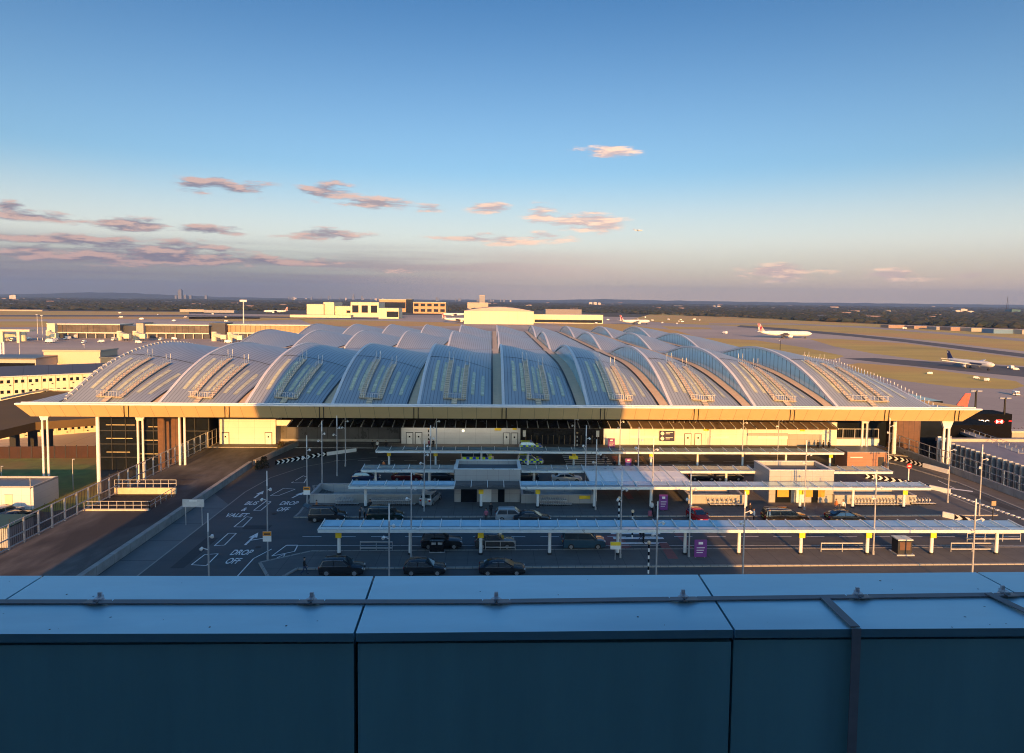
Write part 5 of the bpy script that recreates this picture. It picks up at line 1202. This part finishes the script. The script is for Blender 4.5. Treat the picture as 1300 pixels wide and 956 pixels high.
# ------------------------------------------------------------------ aircraft
acw = mat('aircraft_white', (.78,.77,.74), .35, var=.03, scale=.2); acg = mat('aircraft_grey', (.45,.47,.5), .4)
def aircraft(L_, finm, name='airliner', wide=False, bodym=acw):
    R = L_*(.046 if wide else .052); hspan = L_*.47; zc = R*2.0
    t = thing(name, 'x', 'airliner')
    st = [(.5,.02,.1),(.485,.35,.05),(.46,.66,0),(.42,.9,0),(.36,1,0),(-.15,1,0),(-.30,.82,.14),(-.42,.45,.42),(-.5,.12,.62)]
    b = MB(); b.loft([[(x*L_, k*R*math.cos(a*math.pi/8), zc+dz*R+k*R*math.sin(a*math.pi/8)) for a in range(16)] for x, k, dz in st]); b.build('fuselage', bodym, t, smooth=True)
    def plate(name, pts, th, m):
        b = MB(); n = len(pts); lo = [(x,y,z-th/2) for x,y,z in pts]; up = [(x,y,z+th/2) for x,y,z in pts]; b.loft([lo, up]); return b.build(name, m, t)
    for s in (-1,1):
        plate('wing', [(.09*L_,s*R*.6,zc-R*.5),(-.09*L_,s*R*.6,zc-R*.5),(-.16*L_,s*hspan,zc+R*.7),(-.12*L_,s*hspan,zc+R*.7)], .5, acg)
        plate('tailplane', [(-.40*L_,s*R*.3,zc+R*.5),(-.475*L_,s*R*.3,zc+R*.5),(-.50*L_,s*L_*.16,zc+R*.8),(-.47*L_,s*L_*.16,zc+R*.8)], .3, acg)
        ex = (.06 if wide else .05)*L_; ey = s*L_*.15; er = L_*.026
        b = MB(); b.loft([[(ex+q*L_,ey+k*er*math.cos(a*math.pi/6),zc-R*1.0+k*er*math.sin(a*math.pi/6)) for a in range(12)] for q, k in ((.03,.85),(.015,1),(-.02,.95),(-.05,.6))]); en = b.build('engine', bodym, t, smooth=True)
        b = MB(); b.tube((ex+.031*L_,ey,zc-R),(ex+.033*L_,ey,zc-R),er*.75,er*.75,12); b.build('intake', darkm, en)
    b = MB(); b.loft([[(-.36*L_,-.25,zc+R*.7),(-.36*L_,.25,zc+R*.7),(-.475*L_,.25,zc+R*.7),(-.475*L_,-.25,zc+R*.7)],[(-.455*L_,-.15,zc+R*.7+L_*.145),(-.455*L_,.15,zc+R*.7+L_*.145),(-.505*L_,.15,zc+R*.7+L_*.145),(-.505*L_,-.15,zc+R*.7+L_*.145)]]); b.build('tail_fin', finm, t)
    for s in (-1,1):
        b = MB(); b.box(-.30*L_,s*(R+.02)-.02,zc+R*.22,.40*L_,s*(R+.02)+.02,zc+R*.36); b.build('window_line', acg, t)
    b = MB(); b.box(.455*L_,-R*.5,zc+R*.25,.474*L_,R*.5,zc+R*.45); b.build('cockpit_window', darkm, t)
    for (x, y) in ((.38*L_,0),(-.03*L_,-R*.9),(-.03*L_,R*.9)):
        b = MB(); b.tube((x,y-.5,R*.33),(x,y+.5,R*.33),R*.33,R*.33,10); b.bar((x,y,R*.3),(x,y,zc-R*.6),.4); b.build('landing_gear', darkm, t)
    return t
finm_m = mat('maroon_patterned_fin', (.62,.50,.48), .5, var=.1, col2=(.25,.03,.08), scale2=.25); finb = mat('navy_fin', (.01,.02,.10), .4); finr = mat('red_white_fin', (.65,.08,.05), .4)
q = aircraft(64, finm_m, wide=True); x, y = P(996,429.5,-14); q.location = (x,y,-14); q.rotation_euler.z = R_(-4); q['label'] = 'long white airliner with maroon marked tail taxiing on the runway'; q['group'] = 'aircraft in sight'
b = MB(); b.tube((-.44*64,-.30,12.4),(-.44*64,-.34,12.4),1.6,1.6,12); b.build('fin_emblem', mat('emblem_maroon', (.2,.01,.05)), q)
q2 = aircraft(37, finb); a = P(1210,463,-14); c = P(1254,473,-14); q2.location = ((a[0]+c[0])/2,(a[1]+c[1])/2,-14); q2.rotation_euler.z = R_(-80); q2['label'] = 'white airliner with dark blue tail fin taxiing nearer at the right'; q2['group'] = 'aircraft in sight'
b = MB(); b.box(.05*39.5,-2.12,3.3,.28*39.5,-2.08,4.2); b.build('blue_title', finb, q2); b = MB(); b.box(-.455*39.5,-.32,9.0,-.44*39.5,-.27,10.0); b.build('fin_mark', acw, q2)
def plane(src, px, py, rz, lab, z=-14, sc=1, Y=None):
    if Y: x, y, zz = PY(px, py, Y); 
    else: x, y = P(px, py, z); zz = z
    o = dup(src, (x,y,zz), R_(rz), lab, 'aircraft in sight', (sc,sc,sc)); return o
plane(q, 350, 398, 180, 'long airliner parked in front of the trees left of the hangars, nose to the left')
plane(q, 583, 409.5, 8, 'white airliner parked in front of the barrel hangar'); plane(q, 577, 402, 175, 'small distant airliner left of the barrel hangar')
plane(q, 806, 412, 20, 'distant airliner parked right of the long low yellow building'); 
q3 = aircraft(36, finr); Y = 239; x = X_(1219, Y); q3.location = (x-16,Y+2,-14); q3.rotation_euler.z = R_(172); q3['label'] = 'airliner at the gate with red and white tail fin showing above the roof edge'; q3['group'] = 'aircraft in sight'
b = MB(); b.box(-.47*36,-.32,5.4,-.40*36,-.28,7.4); b.build('white_fin_base', acw, q3)
x, y, z = PY(810,293.5,2600); o = dup(q2, (x,y,z), R_(-8), 'tiny airliner flying in the sky above the horizon', 'aircraft in sight', (.9,.9,.9))
# ------------------------------------------------------------------ right surroundings
Y = 150; x0, x1 = X_(1168,Y), X_(1281,Y); zt = PZ(1225,525.5,Y); zb = PZ(1225,566,Y); xm = (x0+x1)/2; a = (x1-x0)/2
jblack = mat('matt_black_panel', (.004,.004,.005), .8, var=.1, spec=.1)
t = thing('boarding_jetty', 'black panelled jetty box with white lettering and a red emblem', 'jetty', (xm,Y,zb))
b = MB(); b.box(-a,0,0,a,6,zt-zb); b.build('wall', jblack, t)
for xx in (-a*.5,a*.5): b = MB(); b.box(xx-.8,1,-14-zb,xx+.8,4,-.01); b.build('leg', darkm, t)
lx = X_(1231.5,Y)-xm; text_obj('HSBC', 1.55, mat('letter_white', (.85,.85,.85), emit=(1,1,1,.3)), t, (lx,-.05,PZ(1240,539,Y)-zb), (R_(90),0,0), bold=True)
ex = X_(1265,Y)-xm; ez = PZ(1265,535.3,Y)-zb; hw = .72; hh = .46; redg = mat('emblem_red', (.7,.01,.01), emit=(1,.02,.02,.4)); wm_ = bpy.data.materials['letter_white']
b = MB(); b.face((ex-hw,-.04,ez-hh),(ex+hw,-.04,ez-hh),(ex+hw,-.04,ez+hh),(ex-hw,-.04,ez+hh)); em = b.build('emblem_field', wm_, t)
b = MB(); e = -.06
b.face((ex-hw,e,ez+hh),(ex,e,ez),(ex+hw,e,ez+hh)); b.face((ex-hw,e,ez-hh),(ex+hw,e,ez-hh),(ex,e,ez)); b.face((ex-hw-hh,e,ez),(ex-hw,e,ez-hh),(ex-hw,e,ez+hh)); b.face((ex+hw,e,ez-hh),(ex+hw+hh,e,ez),(ex+hw,e,ez+hh)); b.build('emblem_triangles', redg, em)
b = MB(); b.box(X_(1277,Y)-xm,-.05,PZ(1280,535.2,Y)-zb,X_(1281,Y)-xm-.01,-.01,PZ(1280,534,Y)-zb); b.build('red_strip', redg, t)
t = thing('access_bridge', 'grey sloping access bridge with handrails beside the black jetty', 'bridge', (0,0,0)); p = Vector(PY(1205,542,146)); q_ = Vector(PY(1300,577,118))
b = MB(); b.bar(p,q_,2.0,.5); b.build('deck', panel, t)
for s in (-.9,.9):
    d = (q_-p).normalized(); n_ = Vector((d.y,-d.x,0)).normalized()*s
    for i in range(14): v = p.lerp(q_, i/13)+n_; b = MB(); b.bar(v, v+Vector((0,0,.9)), .07); b.build('post', galv, t)
    b = MB(); b.bar(p+n_+Vector((0,0,.9)), q_+n_+Vector((0,0,.9)), .07); b.build('handrail', galv, t)
bld('dark_glass_wing', 'dark glazed wing behind the right hand fence under the roof edge', 'building', 1178, 1262, 541, 560, 12, jblack, jblack, z0=-4.5, Y=139)
t = thing('louvred_building', 'flat roofed service building with a row of tall grey fins right of the fence', 'building', (87,97,-4.5))
b = MB(); b.box(0,0,0,40,32,6.0); b.build('wall', mat('blue_grey_wall', (.16,.18,.21), .6, var=.1), t)
b = MB(); b.box(-.3,31,6.01,40,32.3,6.6); b.box(-.3,-.3,6.01,.6,31,6.35); b.build('roof_edge', concw, t); b = MB(); b.box(.6,0,6.01,40,31,6.08); b.build('roof', mat('mauve_roof', (.25,.23,.26), .6, var=.15, scale=.3), t)
for i in range(24): y_ = 1+i*1.3; b = MB(); b.box(-.75,y_,1.2,-.1,y_+.28,6.6+(.5 if i > 20 else 0)); b.build('fin', galv if i < 22 else white, t)  # last two fins white: their sunlit look is put into the colour
b = MB(); b.box(6,2,6.1,30,8,7.4); b.build('roof_plant', concw, t)
x, y = P(1290,556,-8); shrub(x, y, PZ(1290,560,y), 5, 3.5, 'pale dry shrubs at the right edge beyond the jetty', 9)
# pale apron wall at the right
bld('pale_wall', 'pale low wall at the right edge beyond the black jetty', 'wall', 1282, 1340, 549, 558, 2, concw, cremr, z0=-5, Y=152)
# small apron vehicles
def service():
    t = thing('service_vehicle', 'x', 'service vehicle'); b = MB(); b.box(-3,-1.2,.6,1.2,1.2,2.9); b.build('body', white, t); b = MB(); b.loft([[(1.25,-1.15,.6),(1.25,1.15,.6),(1.25,1.15,2.4),(1.25,-1.15,2.4)],[(3,-1.1,.6),(3,1.1,.6),(2.4,1.0,2.3),(2.4,-1.0,2.3)]]); b.build('cab', white, t)
    for x in (-2,2):
        for s in (-1,1): b = MB(); b.tube((x,s*1.0,.5),(x,s*1.25,.5),.5,.5,10); b.build('wheel', tyre, t)
    b = MB(); b.face((3.02,-.9,1.6),(3.02,.9,1.6),(2.55,.85,2.25),(2.55,-.85,2.25)); b.build('windscreen', darkglass, t); return t
sv = service(); k = 0
for i in range(70):
    z_ = rnd.random()
    if z_ < .42: px, py = rnd.uniform(-10,340), rnd.uniform(428.5,436)
    elif z_ < .6: px, py = rnd.uniform(120,300), rnd.uniform(398,409)
    elif z_ < .8: px, py = rnd.uniform(690,900), rnd.uniform(403,412)
    else: px, py = rnd.choice(((1040,445),(1148,418),(1170,424),(1180,475),(1240,481),(1253,484),(1283,468),(1290,470),(945,431),(920,424),(1075,436),(1290,502)))
    x, y = P(px, py, -14); o = sv if k == 0 else dup(sv, (0,0,0)); k += 1
    o.location = (x,y,-14); o.rotation_euler.z = rnd.uniform(0,6.28); s = rnd.uniform(.8,1.3)*(.6 if y < 560 else 1); o.scale = (s,s,s)
    zn = 'at the foot of the boarding pier' if z_ < .42 else 'on the far taxiways above the boarding pier' if z_ < .6 else 'on the apron right of the hangars' if z_ < .8 else 'on the grass and taxiways at the right'
    o['label'] = 'small pale service vehicle '+zn; o['group'] = 'service vehicles '+zn
# long low sheds along the right perimeter
bd = [mat('shed_pink', (.30,.21,.17), .8, var=.2, scale=.02), mat('shed_cream', (.38,.34,.28), .8, var=.1, scale=.02), mat('shed_blue', (.12,.22,.35), .7, var=.1, scale=.02), mat('shed_grey', (.3,.3,.31), .8, var=.15, scale=.02)]
for i, (a_, c_, yt, yb, mi, lab) in enumerate(((1120,1150,413,416.5,0,'long pinkish shed on the right perimeter, leftmost'),(1152,1178,414,417.5,0,'pinkish brown shed second from the left on the right perimeter'),(1180,1196,415,419,3,'grey shed in the middle of the right perimeter row'),(1198,1222,415.5,420,0,'brown shed before the cream ones on the right perimeter'),
    (1224,1240,416.5,421,1,'cream shed on the right perimeter'),(1252,1286,418,423.5,2,'blue and grey shed on the right perimeter'),(1288,1330,419,424.5,1,'yellowish shed at the right edge of the perimeter row'),
    (118,190,388.3,390.5,1,'long pale low shed in front of the left trees'),(6,60,393.4,395,1,'pale low shed at the far left perimeter'),(232,262,393,396,1,'pale airfield sheds at the middle left'),(262,300,394,397,3,'grey airfield sheds at the middle left'))):
    bld('perimeter_shed', lab, 'shed', a_, c_, yt, yb, 25, bd[mi], hr)
# ------------------------------------------------------------------ far town, woods, skyline, hills
small = []
for i in range(4):
    b = MB(); b.box(-.5,-.4,0,.5,.4,.62); b.mt(1); b.loft([[(-.52,-.42,.62),(.52,-.42,.62),(.52,.42,.62),(-.52,.42,.62)],[(-.5,-.03,.9 if i % 2 else .68),(.5,-.03,.9 if i % 2 else .68),(.5,.03,.9 if i % 2 else .68),(-.5,.03,.9 if i % 2 else .68)]])
    me = b.build('distant_building', [bd[(0,1,3,1)[i]], (hr, slate, hr, bd[0])[i]]); small.append(me)
LB = ['brown flat roofed distant building among the trees','cream distant building with grey roof among the trees','grey flat roofed distant building among the trees','cream distant building with reddish roof among the trees']
for i in range(120):
    k = i % 4; px = rnd.uniform(-20, 1320)
    if 385 < px < 590: px = rnd.choice((rnd.uniform(0,385), rnd.uniform(640,1300)))
    o_ = interp([(0,19),(400,15),(700,13),(960,18),(1100,22),(1300,27)], px)
    off = rnd.uniform(2.2, o_) if px > 600 else rnd.uniform(4, o_)
    hy_ = 381+.0105*(px-650); x, y = P(px, hy_+off, -14)
    o = small[k] if i < 4 else small[k].copy()
    if i >= 4: C.objects.link(o)
    o.location = (x,y,-14); ln = rnd.uniform(15,55)*(1 if off > 8 else 1.4); o.scale = (ln, rnd.uniform(12,25), rnd.uniform(8,14)+max(0,(y-2500)/500)); o.rotation_euler.z = rnd.uniform(-.5,.5)
    sd = LB[k].replace('among the trees', 'in the trees left of the hangars' if px < 590 else 'in the trees above the right part of the roof' if px < 950 else 'in the trees beyond the runways at the right')
    tag(o, sd, 'building', 'group of '+sd)
def wood(name, n, offr, seed, m, rs, label=None):
    rd = random.Random(seed); b = MB()
    ico = [(0,0,1)]+[(.894*math.cos(i*1.2566),.894*math.sin(i*1.2566),.447) for i in range(5)]+[(.894*math.cos(i*1.2566+.628),.894*math.sin(i*1.2566+.628),-.447) for i in range(5)]
    fc = [(0,1+i,1+(i+1)%5) for i in range(5)]+[(1+i,6+i,1+(i+1)%5) for i in range(5)]+[(1+(i+1)%5,6+i,6+(i+1)%5) for i in range(5)]
    for i in range(n):
        px = rd.uniform(-70, 1370); o_ = interp([(0,19),(200,18),(400,16),(600,15),(700,14),(960,20),(1100,25),(1300,30)], px)
        u = rd.random(); off = offr[0]+(o_*offr[1]-offr[0])*u**1.1
        if math.sin(px*.05+off*1.3)+math.sin(px*.013-off*.6) > 1.25 and rd.random() < .8: continue
        hy_ = 381+.0105*(px-650); x, y = P(px, hy_+off, -14); s = rd.uniform(*rs)*max(1, y/2400)**.75; hgt = rd.uniform(6,13)*max(1, y/4000)**.3; st = rd.uniform(1,2.4)*max(1, y/3000)**.5
        base = len(b.v); jit = [rd.uniform(.7,1.25) for _ in ico]
        for (vx, vy, vz), j in zip(ico, jit): b.v.append((x+vx*s*st*j, y+vy*s*j, -14+hgt*.45+vz*hgt*.62*j))
        for f in fc: b.f.append(tuple(base+q for q in f)); b.m.append(rd.randrange(3))
    o = b.build(name, m); tag(o, label, kind='stuff'); return o
wm = [mat('wood_dark', (.008,.016,.011), .95, var=.4, scale=.02), mat('wood_mid', (.014,.021,.013), .95, var=.4, scale=.02), mat('wood_olive', (.028,.028,.015), .95, var=.4, scale=.02)]
w1 = wood('distant_woodland', 17000, (1.3, 1.0), 5, wm, (7, 13)); w1['label'] = 'dark belt of trees and town between airfield and horizon'; w1['category'] = 'woodland'
# hills
def hill(pts, Y, m, name='hills'):
    b = MB()
    n = 60; a = pts[0][0]; c = pts[-1][0]
    for i in range(n):
        p0 = a+(c-a)*i/n; p1 = a+(c-a)*(i+1)/n
        q0 = PY(p0, interp(pts, p0)+.25*math.sin(p0*.21)+.2*math.sin(p0*.53), Y); q1 = PY(p1, interp(pts, p1)+.25*math.sin(p1*.21)+.2*math.sin(p1*.53), Y)
        b.face((q0[0],Y-1800,-14),(q1[0],Y-1800,-14),q1,q0); b.face(q0,q1,(q1[0],Y+2000,-14),(q0[0],Y+2000,-14))
    return struct(b.build(name, m))
hm = mat('hill_woods', (.045,.055,.045), .95, var=.3, scale=.002)
hill([(-90,375.5),(0,374.2),(60,372.6),(130,371.2),(200,373.6),(280,377),(400,379),(520,380.5)], 11500, hm)
hill([(450,380.6),(600,380.4),(700,381),(760,379.8),(850,381.6),(1000,383.8),(1080,384.6),(1180,385.8),(1400,388.2)], 12500, hm)
# skyline
tw = mat('skyline_tower', (.12,.13,.16), .6, var=.2, scale=.01); tl = mat('skyline_tower_pale', (.5,.45,.42), .7, var=.1, scale=.01)
def tower(px0, px1, top, Y, m, lab, group=None, mast_=0):
    x0, x1 = X_(px0,Y), X_(px1,Y); pm = (px0+px1)/2; zt = PZ(pm,top,Y)+14; a = (x1-x0)/2; t = MB(); t.box(-a,-a,0,a,a,zt*.93); t.box(-a*.6,-a*.6,zt*.93,a*.6,a*.6,zt)
    if mast_: t.tube((0,0,zt),(0,0,zt+mast_),a*.12,a*.04,6)
    o = t.build('distant_tower', m, None, loc=((x0+x1)/2,Y,-14)); tag(o, lab, 'tower', group)
tower(231,235.5,367.5,9500,tw,'tall dark slab tower alone on the left skyline'); tower(226.5,229,375,9500,tw,'short dark tower left of the tall slab tower'); tower(238,241,374,9500,tw,'short dark tower right of the tall slab tower'); tower(243,248,375,9600,tw,'squat dark tower second right of the tall slab tower'); tower(264,267,375,9600,tw,'small dark tower on the left skyline well right of the tall slab tower')
b = MB(); Y = 11000; x = X_(449.5,Y); zt = PZ(449.5,372.5,Y)+14; b.loft([[(-28,-28,0),(28,-28,0),(28,28,0),(-28,28,0)],[(-4,-4,zt),(4,-4,zt),(4,4,zt),(-4,4,zt)]]); o = b.build('spire_tower', tw, None, loc=(x,Y,-14)); tag(o, 'slender spire shaped tower on the skyline above the left hangars', 'tower')
rnd = random.Random(4)
for i in range(46):
    lo, hi_, tp = ((365,400,376.5),(405,470,375.5),(470,490,378),(550,610,376),(618,680,378))[i % 5]
    px = rnd.uniform(lo, hi_); w_ = rnd.uniform(.6,2.2); top = rnd.uniform(tp, 380)+.0105*(px-500)
    tower(px, px+w_, top, rnd.uniform(10000,11300), tw if rnd.random() < .8 else tl, 'hazy tower in the skyline cluster above the hangars', 'far skyline towers above the hangars')
for (a_, c_, tp, Y, m, lab) in ((744,748,383.5,6000,tl,'left of three pale tower blocks on the horizon above the trees'),(749.5,753.5,383.3,6000,tl,'middle of three pale tower blocks on the horizon above the trees'),(755,758.5,384,6000,tl,'right of three pale tower blocks on the horizon above the trees'),
   (898.5,902,388,5200,tl,'left one of two pale blocks in the trees right of centre'),(904,908,388,5200,tl,'right one of two pale blocks in the trees right of centre'),(1201,1207,393.5,3300,tl,'stepped pale hotel block on the right, lower left end'),(1207,1215,391.8,3300,tl,'stepped pale hotel block on the right, tall middle'),(1215,1224,394.5,3300,tl,'stepped pale hotel block on the right, lower right end'),
   (1269,1280,392.5,3400,mat('teal_block', (.05,.12,.12), .6),'teal green block below the lattice mast'),(1283,1296,396.5,3300,bd[0],'pinkish low block near the right edge of the horizon'),(22,30,374.5,5200,tl,'pale tower block at the far left horizon')):
    tower(a_, c_, tp, Y, m, lab)
Y = 3600; x = X_(1267.5,Y); t = thing('lattice_mast', 'thin lattice mast on the right horizon', 'mast', (x,Y,-14)); h = PZ(1267.5,376,Y)+14
b = MB(); b.tube((-7,0,0),(0,0,h),1.3,.6,5); b.tube((7,0,0),(0,0,h),1.3,.6,5); b.tube((0,7,0),(0,0,h),1.3,.6,5); b.build('lattice', darkm, t)
# ------------------------------------------------------------------ haze
hb = MB(); hb.box(-14800,-2800,-15.5,14800,15600,340)
hm_ = bpy.data.materials.new('haze'); hm_.use_nodes = True; T = hm_.node_tree; T.nodes.clear(); o_ = T.nodes.new('ShaderNodeOutputMaterial'); v_ = T.nodes.new('ShaderNodeVolumePrincipled')
v_.inputs['Color'].default_value = (*HAZE_COL, 1); v_.inputs['Density'].default_value = HAZE_D; v_.inputs['Anisotropy'].default_value = .0; T.links.new(v_.outputs[0], o_.inputs['Volume'])
if HAZE_D > 0: tag(hb.build('haze', hm_), 'thin bluish evening haze over the airfield and town', None, kind='stuff')
